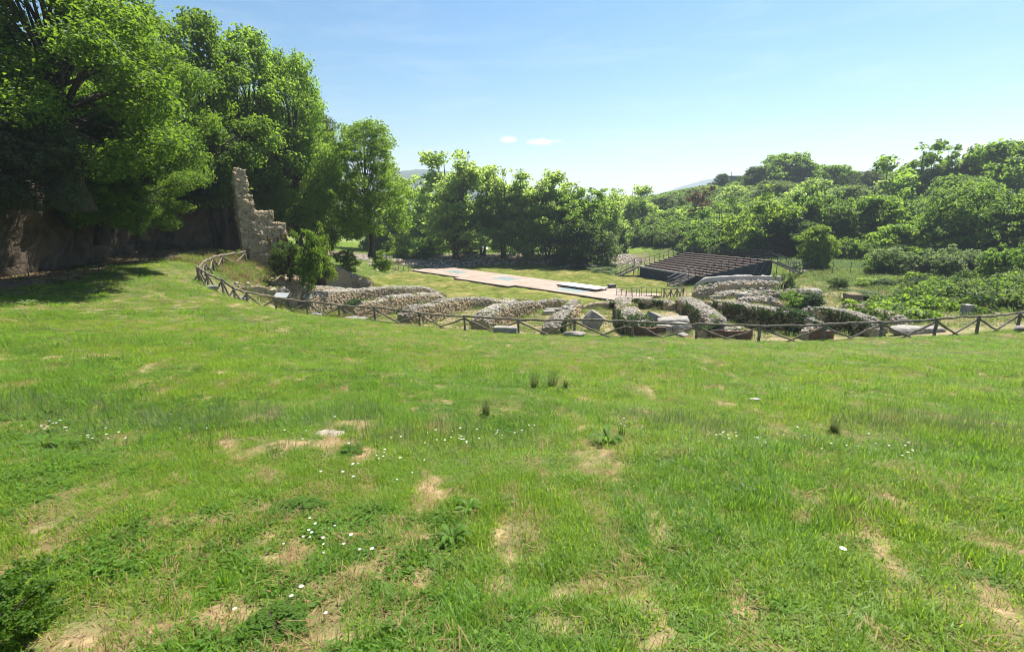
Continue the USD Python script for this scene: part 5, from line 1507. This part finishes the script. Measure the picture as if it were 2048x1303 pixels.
nf = -bd
stair(np.r_[(F0 - fd * 1.5)[:2], ZF], nf, 1.3, fd, 8, 3.0, -7.95)
stair(np.r_[(F0 + fd * (W - 1.9))[:2], ZF], nf, 1.3, fd, 8, 3.0, -7.95)
p0 = F0 - fd * 1.5
obj("landing", slab(np.r_[p0[:2], ZF], np.r_[F0[:2], ZF], np.r_[(F0 + bd * 1.2)[:2], ZF], np.r_[(p0 + bd * 1.2)[:2], ZF], 0.08), M["brown_deck"], gs)
for q in (p0, p0 + bd * 1.15):
    obj("landing_leg", MB().bar((q[0], q[1], -8.1), (q[0], q[1], ZF - 0.08), 0.08).mesh(), M["dark_metal"], gs)
    obj("rail_post", MB().bar((q[0], q[1], ZF), (q[0], q[1], ZF + 1.1), 0.06).mesh(), M["dark_metal"], gs)
obj("handrail", MB().bar(np.r_[p0[:2], ZF + 1.1], np.r_[(p0 + bd * 1.15)[:2], ZF + 1.1], 0.05).mesh(), M["dark_metal"], gs)
# back right stair and walkway
tb = quad_pt(1, 1)
rb = unit((B1 - B0) * [1, 1, 0])
stair(np.r_[(tb - bd * 0.1)[:2], ZB], rb * 0.35 + bd, 1.2, rb - bd * 0.35, 9, 3.2, -6.0)
w0 = np.r_[(tb + bd * 3.1 + rb * 1.0)[:2], -5.95]
wd = np.r_[unit((onz(1625, 538, -5.9) - w0)[:2]), 0]
wn = np.array([-wd[1], wd[0], 0])
for k in range(8):
    a = w0 + wd * k * 0.6
    obj("walkway_board", slab(a, a + wd * 0.58, a + wd * 0.58 + wn * 1.3, a + wn * 1.3, 0.06), M["brown_deck"], gs)
for sd in (0, 1.3):
    pts = [w0 + wd * k * 1.2 + wn * sd for k in range(5)]
    railing(pts, 1.05, (1.0, 0.5), "rail_post")
for k in range(3):
    for sd in (0, 1.3):
        q = w0 + wd * k * 2.2 + wn * sd
        obj("walkway_leg", MB().bar((q[0], q[1], h1(q[0], q[1]) - 0.2), (q[0], q[1], -5.98), 0.08).mesh(), M["dark_metal"], gs)
for s in np.linspace(0, 1, 7):
    q = quad_pt(s, 0.985)
    obj("scaffold_leg", MB().bar((q[0], q[1], -7.4), (q[0], q[1], ZB - 0.06), 0.09).mesh(), M["dark_metal"], gs)
for k in range(3):
    a, b = quad_pt(1.0, 0.72 + 0.09 * k), quad_pt(1.0, 0.80 + 0.09 * k)
    obj("scaffold_brace", MB().bar(np.r_[a[:2] + rb[:2] * 0.08, -6.8], np.r_[b[:2] + rb[:2] * 0.08, -4.9], 0.05).mesh(), M["grey_metal"], gs)

# ------------------------------------------------------------------ small structures far off
up = UsdGeom.Xform.Define(stage, "/World/utility_pole")
p = at(1774, 352, 158)
tag(up, "leaning utility pole with a cross arm on the ridge at the right", "utility pole")
tip = at(1776, 331, 158)
obj("pole", tube([[p[0], p[1], p[2] - 3], tip], [0.16, 0.11], 8), M["edge"], up)
obj("cross_arm", MB().bar(tip + [-0.2, 0, -0.25], tip + [2.4, 0, -0.05], 0.12).mesh(), M["edge"], up)
obj("insulator", MB().tube([tip + [2.3, 0, 0], tip + [2.3, 0, 0.25]], 0.07, 6).mesh(), M["white"], up)
for lb, px, py0, py1, yy in [("grey pole standing among the slope's trees above the seating", 1536, 395, 364, 150), ("thin short pole by the flat roof on the ridge", 1463, 356, 345, 200)]:
    u2 = UsdGeom.Xform.Define(stage, numbered("/World", "utility_pole"))
    tag(u2, lb, "utility pole")
    a, b = at(px, py0, yy), at(px, py1, yy)
    obj("pole", tube([[a[0], a[1], a[2] - 4], b], [0.16, 0.11], 8), M["edge"], u2)
    obj("cap", tube([b, b + [0, 0, 0.2]], [0.16, 0.05], 6), M["grey_metal"], u2)


def wire(label, a, b, sag):
    t = np.linspace(0, 1, 24)[:, None]
    q = a + (b - a) * t - np.array([0, 0, 1.0]) * sag * 4 * t * (1 - t)
    obj("overhead_wire", tube(q, 0.035, 4), M["edge"], label=label, cat="wire")


wire("overhead wire from the grey pole to the leaning pole on the ridge", at(1537, 364, 150), tip + [0, 0, -0.2], 2.0)
wire("overhead wire leaving the leaning pole towards the right", tip + [2.3, 0, 0.25], at(1870, 322, 150), 0.8)
hb = UsdGeom.Xform.Define(stage, "/World/ridge_house")
tag(hb, "low building with a flat grey roof on the ridge", "house")
p = at(1478, 352, 212)
obj("wall", MB().box((p[0], p[1], p[2] - 2.2), (9.4, 5.4, 3.6)).mesh(), M["plaster"], hb)
obj("roof", MB().box((p[0], p[1], p[2] - 0.25), (10.4, 6.4, 0.3)).mesh(), M["roof"], hb)
obj("window", MB().box((p[0] - 2, p[1] - 2.72, p[2] - 1.8), (1.1, 0.06, 1.2)).mesh(), M["glass_dark"], hb)
# parked car seen between the trunks
cq = at(967, 503, 118)
car = thing("parked_car", "white car parked behind the trunks of the far row", "car", (cq[0], cq[1], h1(cq[0], cq[1])), 100)
prof = np.array([(-2.1, 0.35), (-2.15, 0.75), (-1.95, 0.95), (-1.2, 1.02), (-0.6, 1.42), (0.8, 1.46), (1.55, 1.05), (2.1, 0.95), (2.15, 0.4)])
from shapely.geometry import Polygon
bm = trimesh.creation.extrude_polygon(Polygon(prof), 1.7, engine="earcut")
bm.apply_translation([0, 0, -0.85])
bm.apply_transform(trimesh.transformations.rotation_matrix(math.pi / 2, [1, 0, 0]))
obj("body", bm, M["car_paint"], car, smooth=25)
for sgn in (-1, 1):
    gm = trimesh.creation.extrude_polygon(Polygon([(-1.0, 1.05), (-0.55, 1.36), (0.75, 1.39), (1.25, 1.06)]), 0.02, engine="earcut")
    gm.apply_transform(trimesh.transformations.rotation_matrix(math.pi / 2, [1, 0, 0]))
    gm.apply_translation([0, sgn * 0.86 + 0.01, 0])
    obj("side_window", gm, M["glass_dark"], car)
    for xx in (-1.35, 1.3):
        wv = tube([[xx, sgn * 0.62, 0.33], [xx, sgn * 0.88, 0.33]], 0.33, 16)
        obj("wheel", wv, M["rubber"], car, smooth=30)
# wire fence on the right bank
wf = UsdGeom.Xform.Define(stage, "/World/wire_fence")
tag(wf, "thin wire mesh fence with iron posts before the bramble bank at the right", "fence")
wp = [at(px, py, yy) for px, py, yy in [(1664, 548, 66), (1700, 548, 65), (1740, 548, 63), (1790, 547, 61), (1838, 546, 59), (1880, 544, 57), (1921, 541, 55), (1961, 538, 53), (2040, 532, 50), (2110, 528, 47)]]
wp = [np.array([p[0], p[1], h1(p[0], p[1])]) for p in wp]
for p in wp:
    obj("post", MB().bar(p - [0, 0, 0.2], p + [0, 0, 1.6], 0.05).mesh(), M["dark_metal"], wf)
for a, b in zip(wp[:-1], wp[1:]):
    for z in (0.1, 0.6, 1.1, 1.55):
        obj("wire", MB().bar(a + [0, 0, z], b + [0, 0, z], 0.008).mesh(), M["grey_metal"], wf)
mb = MB()
obj("strut", MB().bar(at(1664, 525, 66), np.r_[at(1688, 545, 65)[:2], h1(*at(1688, 545, 65)[:2])], 0.06).mesh(), M["grey_metal"], wf)
for lb, px, py in [("thin black iron stake in the shaded grass, nearest of three", 66, 590), ("thin black iron stake before the cliff, tallest seen", 138, 563), ("thin black iron stake further along the shaded path", 200, 556)]:
    p = onground(px, py)
    st_ = thing("iron_stake", lb, "stake", tuple(p))
    obj("rod", tube([[0, 0, -0.2], [0, 0, 1.05]], 0.018, 6), M["dark_metal"], st_)
    obj("ring", tube([[0, 0, 1.05], [0.04, 0, 1.1], [0, 0, 1.15], [-0.04, 0, 1.1], [0, 0, 1.05]], 0.009, 5), M["dark_metal"], st_)

# ------------------------------------------------------------------ grass and herbs
def blades(n, rad, hmin, hmax, wid, lean, rng, flat=0.0, curl=0.5):
    """bent tapering blades of one tuft"""
    a = rng.uniform(0, 6.283, n)
    r = rad * np.sqrt(rng.uniform(0, 1, n))
    bx, by = np.cos(a) * r, np.sin(a) * r
    h = rng.uniform(hmin, hmax, n)
    d = rng.uniform(0, 6.283, n)
    ln = np.abs(rng.normal(lean, lean * 0.5, n)) + flat
    side = np.stack([-np.sin(d), np.cos(d), 0 * d], 1)
    fw = np.stack([np.cos(d), np.sin(d), 0 * d], 1)
    w = wid * rng.uniform(0.6, 1.3, n)
    rows = []
    for t, ws in ((0, 0.9), (0.4, 1.0), (0.75, 0.7), (1.0, 0.0)):
        c = np.stack([bx, by, 0 * bx], 1) + fw * (h * ln * (t * (1 - curl) + t * t * curl))[:, None] + np.array([0, 0, 1.0]) * (h * np.sqrt(np.maximum(0.05, 1 - np.minimum(ln, 0.97) ** 2)) * (t - 0.18 * t * t * ln))[:, None]
        if ws:
            rows += [c - side * (w * ws / 2)[:, None], c + side * (w * ws / 2)[:, None]]
        else:
            rows.append(c)
    v = np.stack(rows, 1).reshape(-1, 3)
    k = np.arange(n)[:, None] * 7
    f = np.concatenate([k + [0, 1, 3], k + [0, 3, 2], k + [2, 3, 5], k + [2, 5, 4], k + [4, 5, 6]], 0)
    return v, f


def herb(n, rad, hgt, leaf, rng):
    c = np.stack([rng.normal(0, rad * 0.5, n), rng.normal(0, rad * 0.5, n), rng.uniform(0.02, hgt, n)], 1)
    nor = np.tile([0, 0, 1.0], (n, 1)) + rng.normal(0, 0.45, (n, 3))
    return leaves(c, nor, leaf, rng, 0.6)


def cat(*ms):
    return MB_cat(ms)


def MB_cat(ms):
    mb = MB()
    for v, f in ms:
        mb.add(v, f)
    return mb.mesh()


rg = np.random.default_rng(2024)
P_GRASS = [(blades(46, 0.13, 0.05, 0.13, 0.006, 0.55, rg), M["grass"]), (blades(52, 0.14, 0.03, 0.09, 0.006, 0.75, rg), M["grass"]), (blades(40, 0.10, 0.07, 0.18, 0.006, 0.5, rg), M["grass_lush"]),
           (blades(46, 0.14, 0.04, 0.10, 0.007, 0.65, rg), M["grass_lush"]), (herb(44, 0.13, 0.07, 0.036, rg), M["herb"]), (herb(30, 0.12, 0.05, 0.05, rg), M["herb"]),
           (MB_cat([blades(30, 0.14, 0.05, 0.14, 0.005, 0.7, rg), herb(8, 0.1, 0.05, 0.03, rg)]), M["grass"]),
           (blades(34, 0.16, 0.06, 0.16, 0.005, 0.85, rg, flat=0.1), M["straw"]), (blades(26, 0.15, 0.05, 0.13, 0.005, 0.95, rg, flat=0.2), M["straw"]),
           (blades(16, 0.16, 0.14, 0.30, 0.0045, 0.35, rg), M["wisp"])]


def scatter(n, y0, y1, xs, seed):
    """even over the ground seen between two distances"""
    r = np.random.default_rng(seed)
    yy = np.sqrt(r.uniform(y0 ** 2, y1 ** 2, n)) if y0 < 14 else r.uniform(y0, y1, n)
    xx = r.uniform(-1, 1, n) * (xs * yy + 1.2)
    return xx, yy, r


def meadow_grass():
    X, Y, I, S, Zs = [], [], [], [], []
    for n, y0, y1, sc in ((11000, 1.2, 5.0, 0.85), (15000, 5.0, 10.0, 1.0), (17000, 10.0, 18.0, 1.25), (20000, 18.0, 36.0, 1.7)):
        xx, yy, r = scatter(n, y0, y1, 1.14, int(y1 * 10))
        aw, rw, ww, bw, fw, slw = zones(xx, yy)
        k = (rw < 0.35) & (ww < 0.75) & (xx < 40) & ~((xx < -19.5) & (yy > 33) & (yy < 30))
        xx, yy = xx[k], yy[k]
        st, lu = straw_mask(xx, yy), lush_mask(xx, yy)
        u = r.random(len(xx))
        keep = u > st * 0.70
        xx, yy, st, lu = xx[keep], yy[keep], st[keep], lu[keep]
        m = len(xx)
        pn = np.stack([xx, yy, 0 * xx], 1)
        herbs = sstep(0.46, 0.62, fbm(pn * 0.9, 3, 61)) * (yy < 12) * (0.15 + 0.85 * sstep(1.6, -0.8, xx))
        idx = np.where(r.random(m) < lu, r.choice([2, 3, 3, 6], m), r.choice([0, 1, 1, 6], m))
        idx = np.where(r.random(m) < herbs * 0.35, r.choice([4, 5], m), idx)
        idx = np.where(r.random(m) < st * 0.85 + 0.03 + 0.12 * sstep(0.5, 0.68, fbm(pn * [1.3, 0.7, 1], 4, 47)) + 0.10 * sstep(10, 20, yy), r.choice([7, 8], m), idx)
        band = np.exp(-((yy - 6.8 - 0.06 * xx) / 1.0) ** 2) * sstep(0.4, 0.55, fbm(pn * 0.7, 3, 66))
        idx = np.where(r.random(m) < band * 0.30, 9, idx)
        X.append(xx), Y.append(yy), I.append(idx)
        hv = (0.25 + 0.75 * fbm(pn * 0.8, 3, 70)) * r.uniform(0.65, 1.5, m)
        S.append(sc * r.uniform(0.75, 1.25, m) * (1 - 0.3 * st))
        Zs.append(hv * (0.8 if y0 > 10 else 1.0))
    X, Y, I, S, Zs = map(np.concatenate, (X, Y, I, S, Zs))
    r = np.random.default_rng(6)
    instancer("meadow_grass", P_GRASS, np.stack([X, Y, height(X, Y) - 0.006], 1), I, r.uniform(0, 6.28, len(X)), S, "short sunlit meadow grass with clover and dry stalks", "grass", tilt=r.normal(0, 0.10, (len(X), 3)) * [1, 1, 0], zs=Zs)


meadow_grass()


def rest_grass():
    r = np.random.default_rng(16)
    # arena lawn
    n = 16000
    x, y = r.uniform(-24, 24, n), r.uniform(47, 100, n)
    u, v = (x - S0[0]) * SD[0] + (y - S0[1]) * SD[1], (x - S0[0]) * SN[0] + (y - S0[1]) * SN[1]
    k = (zones(x, y)[0] > 0.5) & ~((u > -0.3) & (u < 45) & (v > -1.6) & (v < 7.8)) & (r.random(n) < 0.8)
    x, y = x[k], y[k]
    protos = [(blades(60, 0.34, 0.04, 0.13, 0.014, 0.7, rg), M["arena_grass"]), (blades(50, 0.34, 0.03, 0.10, 0.014, 0.8, rg), M["arena_grass"]), (blades(40, 0.34, 0.04, 0.12, 0.012, 0.9, rg, flat=0.1), M["straw"])]
    instancer("arena_grass", protos, np.stack([x, y, height(x, y) - 0.01], 1), r.choice(3, len(x), p=[0.5, 0.38, 0.12]), r.uniform(0, 6.28, len(x)), r.uniform(0.8, 1.5, len(x)), "olive-yellow mown grass on the arena floor", "grass")
    # floor of the ruins and the brown bank to its right
    n = 26000
    x, y = r.uniform(-24, 62, n), r.uniform(30, 68, n)
    aw, rw, ww, bw, fw, slw = zones(x, y)
    k = ((rw > 0.5) | ((x > 20) & (y > 36) & (aw < 0.3))) & (r.random(n) < 0.35 + 0.65 * sstep(0.42, 0.6, fbm(np.stack([x, y, 0 * x], 1) * 0.5, 3, 14)))
    x, y = x[k], y[k]
    protos = [(blades(40, 0.30, 0.06, 0.20, 0.012, 0.6, rg), M["arena_grass"]), (blades(36, 0.30, 0.05, 0.18, 0.012, 0.85, rg, flat=0.1), M["straw"]), (herb(40, 0.3, 0.22, 0.08, rg), M["leaf_vine"]), (herb(34, 0.26, 0.28, 0.07, rg), M["moss"]), (blades(30, 0.25, 0.15, 0.45, 0.012, 0.4, rg), M["leaf_pale"])]
    e = sstep(28, 40, x)
    idx = np.where(r.random(len(x)) < 0.25 + 0.3 * e, r.choice([2, 3, 4], len(x)), r.choice([0, 1], len(x)))
    instancer("ruin_grass", protos, np.stack([x, y, height(x, y) - 0.01], 1), idx, r.uniform(0, 6.28, len(x)), r.uniform(0.7, 1.5, len(x)) * (1 + 0.5 * e), "dry grass and weeds growing between the ruined walls and up the bank", "grass")
    # strip before the wire fence, foot of the slope, field behind the far row
    n = 14000
    x, y = r.uniform(-60, 75, n), r.uniform(56, 150, n)
    aw, rw, ww, bw, fw, slw = zones(x, y)
    k = (aw < 0.1) & (rw < 0.4) & (bw < 0.5) & (ww < 0.3) & (x / y < 1.15) & (x / y > -0.6)
    x, y = x[k], y[k]
    protos = [(blades(50, 0.5, 0.06, 0.25, 0.02, 0.6, rg), M["grass"]), (blades(44, 0.5, 0.06, 0.2, 0.02, 0.7, rg), M["grass_lush"])]
    instancer("field_grass", protos, np.stack([x, y, height(x, y) - 0.01], 1), r.choice(2, len(x)), r.uniform(0, 6.28, len(x)), r.uniform(0.8, 1.8, len(x)), "bright grass on the strip by the wire fence and the field behind the far row", "grass")
        # low bushes on the bank right of the ruins
    n = 2600
    x, y = r.uniform(24, 66, n), r.uniform(33, 60, n)
    pn = np.stack([x, y, 0 * x], 1)
    aw, rw, ww, bw, fw, slw = zones(x, y)
    k = (x / y > 0.71) & ((x / y > 0.80) | (y < 41)) & (y > fence_y(np.minimum(x, 36)) + 2.5) & (y > 31 + 0.12 * x) & (fbm(pn * 0.22, 3, 77) > 0.40) & (aw < 0.2) & (y < 57 - 0.06 * x)
    x, y, pn = x[k], y[k], pn[k]
    protos = []
    br = np.random.default_rng(88)
    for mm in ("ivy", "leaf_dark", "leaf_vine", "leaf_oak", "leaf_pale", "leaf_scrub"):
        lob = [(br.uniform(-0.5, 0.5), br.uniform(-0.5, 0.5), br.uniform(0.05, 0.4), br.uniform(0.16, 0.34)) for _ in range(9)]
        protos.append((lobed_crown(lob, 420, 0.13, br, 0.06, per=10), M[mm]))
    dk_ = sstep(0.45, 0.55, fbm(pn * 0.3, 3, 78))
    idx = np.where(r.random(len(x)) < 0.15 + dk_ * 0.7, r.choice([0, 1, 3], len(x)), r.choice([2, 3, 4, 5], len(x), p=[0.25, 0.3, 0.15, 0.3]))
    instancer("bank_bushes", protos, np.stack([x, y, height(x, y) - 0.05], 1), idx, r.uniform(0, 6.28, len(x)), r.uniform(0.7, 2.3, len(x)), "low tangled bushes and creepers covering the bank right of the ruins", "bushes")
    # weeds on the slope of the outcrop under the bushes
    n = 5000
    x, y = r.uniform(-27, -12, n), r.uniform(36, 66, n)
    aw, rw, ww, bw, fw, slw = zones(x, y)
    k = (aw < 0.3) & (ww < 0.5)
    x, y = x[k], y[k]
    protos = [(blades(40, 0.32, 0.10, 0.45, 0.014, 0.5, rg), M["straw"]), (blades(40, 0.32, 0.08, 0.3, 0.014, 0.6, rg), M["arena_grass"]), (herb(40, 0.3, 0.3, 0.08, rg), M["leaf_bright"])]
    instancer("outcrop_grass", protos, np.stack([x, y, height(x, y) - 0.01], 1), r.choice(3, len(x), p=[0.4, 0.35, 0.25]), r.uniform(0, 6.28, len(x)), r.uniform(0.8, 1.5, len(x)), "yellow dry grass and weeds on the slope below the pillar and the lone tree", "grass")
    # leaf litter under the wood
    n = 2600
    x, y = r.uniform(-33, -19, n), r.uniform(4, 58, n)
    k = zones(x, y)[2] > 0.5
    x, y = x[k], y[k]
    protos = [(herb(30, 0.4, 0.03, 0.09, rg), M["straw"]), (herb(26, 0.3, 0.14, 0.09, rg), M["leaf_dark"])]
    instancer("leaf_litter", protos, np.stack([x, y, height(x, y)], 1), r.choice(2, len(x), p=[0.75, 0.25]), r.uniform(0, 6.28, len(x)), r.uniform(0.7, 1.4, len(x)), "dry fallen leaves and low plants in the shade under the cliff", "leaf litter")


rest_grass()
rng = np.random.default_rng(91)
wp_ = []
for path, P, w, base, nr in WALLS:
    k = rng.integers(0, len(P), int(len(P) * 1.1))
    s_ = rng.uniform(-1, 1, len(k))
    q = P[k].copy()
    q[:, :2] += nr[k] * (s_ * w[k] / 2)[:, None]
    q[:, 2] -= 0.08
    q = q[fbm(q * 0.8, 3, 17) > 0.47]
    wp_.append(q)
    k = rng.integers(0, len(P), int(len(P) * 1.3))
    sd_ = rng.choice([-1, 1], len(k))
    q = P[k].copy()
    q[:, :2] += nr[k] * (sd_ * (w[k] / 2 * 1.1 + 0.12))[:, None]
    q[:, 2] = height(q[:, 0], q[:, 1])
    wp_.append(q[fbm(q * 0.8, 3, 19) > 0.45])
wp_ = np.vstack(wp_)
protos = [(herb(34, 0.22, 0.16, 0.07, rg), M["moss"]), (herb(40, 0.24, 0.20, 0.08, rg), M["leaf_vine"]), (blades(30, 0.2, 0.08, 0.26, 0.012, 0.6, rg), M["arena_grass"]), (blades(30, 0.2, 0.08, 0.3, 0.012, 0.5, rg), M["straw"])]
instancer("wall_weeds", protos, wp_, rng.choice(4, len(wp_), p=[0.25, 0.25, 0.25, 0.25]), rng.uniform(0, 6.28, len(wp_)), rng.uniform(0.6, 1.5, len(wp_)), "moss, weeds and dry grass on the tops and along the feet of the ruined walls", "weeds")


# broad-leaved plants and tufts of the meadow, each a thing
def broad_leaf(name, label, px, py, wpx, n, m, seed, rise=0.55, group=None):
    p = onground(px, py)
    R = wpx / 1000.0 * np.linalg.norm(p - EYE) * 0.5
    rng = np.random.default_rng(seed)
    x = thing(name, label, "plant", (p[0], p[1], p[2] - 0.01))
    for k in range(n):
        a = k * 2.4 + rng.uniform(-0.3, 0.3)
        L = R * rng.uniform(0.75, 1.2)
        w = L * rng.uniform(0.22, 0.32)
        up = rise * rng.uniform(0.5, 1.4)
        d, sd = np.array([math.cos(a), math.sin(a), 0]), np.array([-math.sin(a), math.cos(a), 0])
        rows = []
        for t, ws in ((0, 0.12), (0.2, 0.25), (0.45, 0.95), (0.7, 0.9), (0.9, 0.45), (1.0, 0.05)):
            c = d * L * t + np.array([0, 0, 1.0]) * L * up * (t * 1.5 - t * t * 1.15) + np.array([0, 0, 0.02])
            fold = w * ws * 0.22
            rows += [c - sd * w * ws / 2 + [0, 0, fold], c + [0, 0, 0.0], c + sd * w * ws / 2 + [0, 0, fold]]
        v = np.array(rows)
        f = []
        for i in range(5):
            for j in range(2):
                b = i * 3 + j
                f += [[b, b + 1, b + 4], [b, b + 4, b + 3]]
        obj("leaf", (v, f), M[m], x, smooth=True)
    obj("stem", tube([[0, 0, -0.03], [0, 0, 0.03 + R * 0.12]], [0.012, 0.006], 6), M["herb"], x)


DOCK = [("large dock plant with broad upright leaves in the lower middle", 905, 1083, 66, 9, "herb", 0.9), ("spiky rosette of narrow leaves just above the large dock plant", 938, 1022, 56, 12, "grass_lush", 0.6), ("pale broad-leaved plant near the left edge", 85, 890, 74, 10, "herb", 0.4),
        ("low spread of dark pointed leaves right of the middle", 1215, 885, 74, 14, "herb", 0.7), ("small pale leaf rosette right of the spiky one", 1015, 1003, 42, 7, "herb", 0.4), ("small upright plant at the foot of a long straw streak", 1345, 1098, 34, 6, "herb", 1.4),
        ("yellowish leaf pair low in the middle right", 1418, 935, 24, 5, "leaf_yellow", 0.5), ("thistle-like pale rosette below the middle right", 1490, 985, 40, 9, "leaf_pale", 0.5), ("pale thistle rosette far left near the shade", 55, 610, 26, 9, "leaf_pale", 0.7), ("pale weed rosette on the left slope", 340, 618, 18, 8, "leaf_pale", 0.5)]
for i, (lb, px, py, w, n, m, rise) in enumerate(DOCK):
    broad_leaf("broad_leaf_plant", lb, px, py, w, n, m, 500 + i, rise)


def tuft(name, label, px, py, hpx, n, m, seed, wide=0.35, lean=0.35):
    p = onground(px, py)
    H = hpx / 1000.0 * np.linalg.norm(p - EYE)
    rng = np.random.default_rng(seed)
    x = thing(name, label, "plant", (p[0], p[1], p[2] - 0.01))
    obj("blades", blades(n, H * wide * 0.5, H * 0.45, H * 1.1, 0.006, lean, rng), M[m], x)
    obj("base_leaves", blades(n // 2, H * wide * 0.7, H * 0.15, H * 0.4, 0.012, lean * 1.7, rng), M["grass_lush"], x)


for i, a in enumerate([("dark rush tuft in the mid meadow, left of the pair", 1069, 778, 38, 150, "wisp"), ("wispy rush tuft in the mid meadow, right of the pair", 1104, 774, 46, 110, "wisp"), ("short dark weed clump right of the two rush tufts", 1131, 776, 20, 90, "reed"),
                       ("dark wiry tuft in the right half of the meadow", 1668, 866, 34, 200, "wisp"), ("small tuft of grass near the fence right of the middle", 1337, 718, 16, 90, "grass_lush"), ("tall wispy grass tuft left of the middle", 972, 830, 38, 120, "wisp"),
                       ("seeding weed stalk above the dark pointed leaves", 1242, 872, 36, 26, "reed"), ("low tuft on the left meadow below the stone", 450, 1180, 40, 80, "grass_lush")]):
    tuft("grass_tuft", *a, 600 + i)

k, H, W = KINDS["shrub_a"]
for lb, px, py, hpx, wpx, m in [("leafy green bush in the lower left corner", 15, 1275, 95, 95, "leaf_bright"), ("low herb bush with small leaves at the bottom left of the middle", 560, 1265, 26, 90, "herb"), ("low clover-like herb cushion among the white flowers", 600, 1030, 22, 90, "herb"),
                                ("small green herb clump beside the flat meadow stone", 700, 905, 16, 44, "herb")]:
    p = onground(px, py)
    d = np.linalg.norm(p - EYE)
    place(k, "herb_bush", lb, "bush", (p[0], p[1], p[2] - 0.03), px % 360, (wpx / 1000 * d / W, wpx / 1000 * d / W, hpx / 1000 * d / H), None, M[m])

# white flowers, single ones
dk = kind_class("daisy")
rng = np.random.default_rng(3)
mb = MB()
for q in range(11):
    a = q * 2 * math.pi / 11
    d, sd = np.array([math.cos(a), math.sin(a), 0]), np.array([-math.sin(a), math.cos(a), 0])
    mb.add([d * 0.004 - sd * 0.0015, d * 0.004 + sd * 0.0015, d * 0.016 + sd * 0.0035 + [0, 0, 0.002], d * 0.016 - sd * 0.0035 + [0, 0, 0.002]] + np.array([0, 0, 0.12]), [[0, 1, 2], [0, 2, 3]])
obj("petals", mb.mesh(), M["petal"], str(dk))
v, f = rock_mesh((0.011, 0.011, 0.006), rng, 0.02, 0)
obj("flower_head", (v + [0, 0, 0.121], f), M["pollen"], str(dk))
obj("stalk", tube([[0, 0, 0], [0.004, 0.002, 0.06], [0, 0, 0.12]], 0.0012, 4), M["grass"], str(dk))
rng = np.random.default_rng(31)
for cx, cy, rx_, ry_, n in [(110, 862, 60, 16, 16), (200, 880, 60, 22, 8), (640, 1085, 90, 40, 16), (760, 930, 120, 40, 16), (880, 880, 110, 26, 18), (1010, 868, 60, 20, 10), (1430, 880, 60, 16, 10), (1760, 905, 90, 22, 18), (520, 860, 200, 30, 8), (1500, 870, 160, 20, 10), (1830, 680, 180, 10, 14), (600, 1250, 120, 40, 5), (1250, 860, 40, 14, 5)]:
    for q in range(n):
        px, py = cx + rng.normal(0, 0.5) * rx_, cy + rng.normal(0, 0.5) * ry_
        if not (5 < px < 2043 and py < 1295):
            continue
        p = onground(px, py)
        s = rng.uniform(0.55, 1.0) * 0.8 * (1.0 + p[1] * 0.04)
        place(dk, "daisy", "small white daisy flower standing in the meadow grass", "flower", tuple(p - [0, 0, 0.01]), rng.uniform(0, 360), (s, s, s * 0.9 / (1 + p[1] * 0.02)), "white daisies in the meadow")
p = onground(1681, 1128)
place(dk, "daisy", "single large white flower alone in the grass at the lower right", "flower", tuple(p), 0, (1.3, 1.3, 1.0))

# ------------------------------------------------------------------ haze
haze = mat("haze", {"v": ("principled_volume", {"color": (0.80, 0.90, 1.0), "density": 0.00036, "anisotropy": 0.3})}, [], None) if False else usdkit.material(
    stage, "/World/Looks/haze", {"v": ("principled_volume", {"color": (0.80, 0.90, 1.0), "density": 0.00036, "anisotropy": 0.3})}, [], volume="v.volume")
hz = usdkit.mesh(stage, "/World/haze", MB().box((0, 1500, 110), (9000, 7000, 250)).mesh(), haze)
tag(hz, "thin blue summer haze in the air", "haze", kind="stuff")
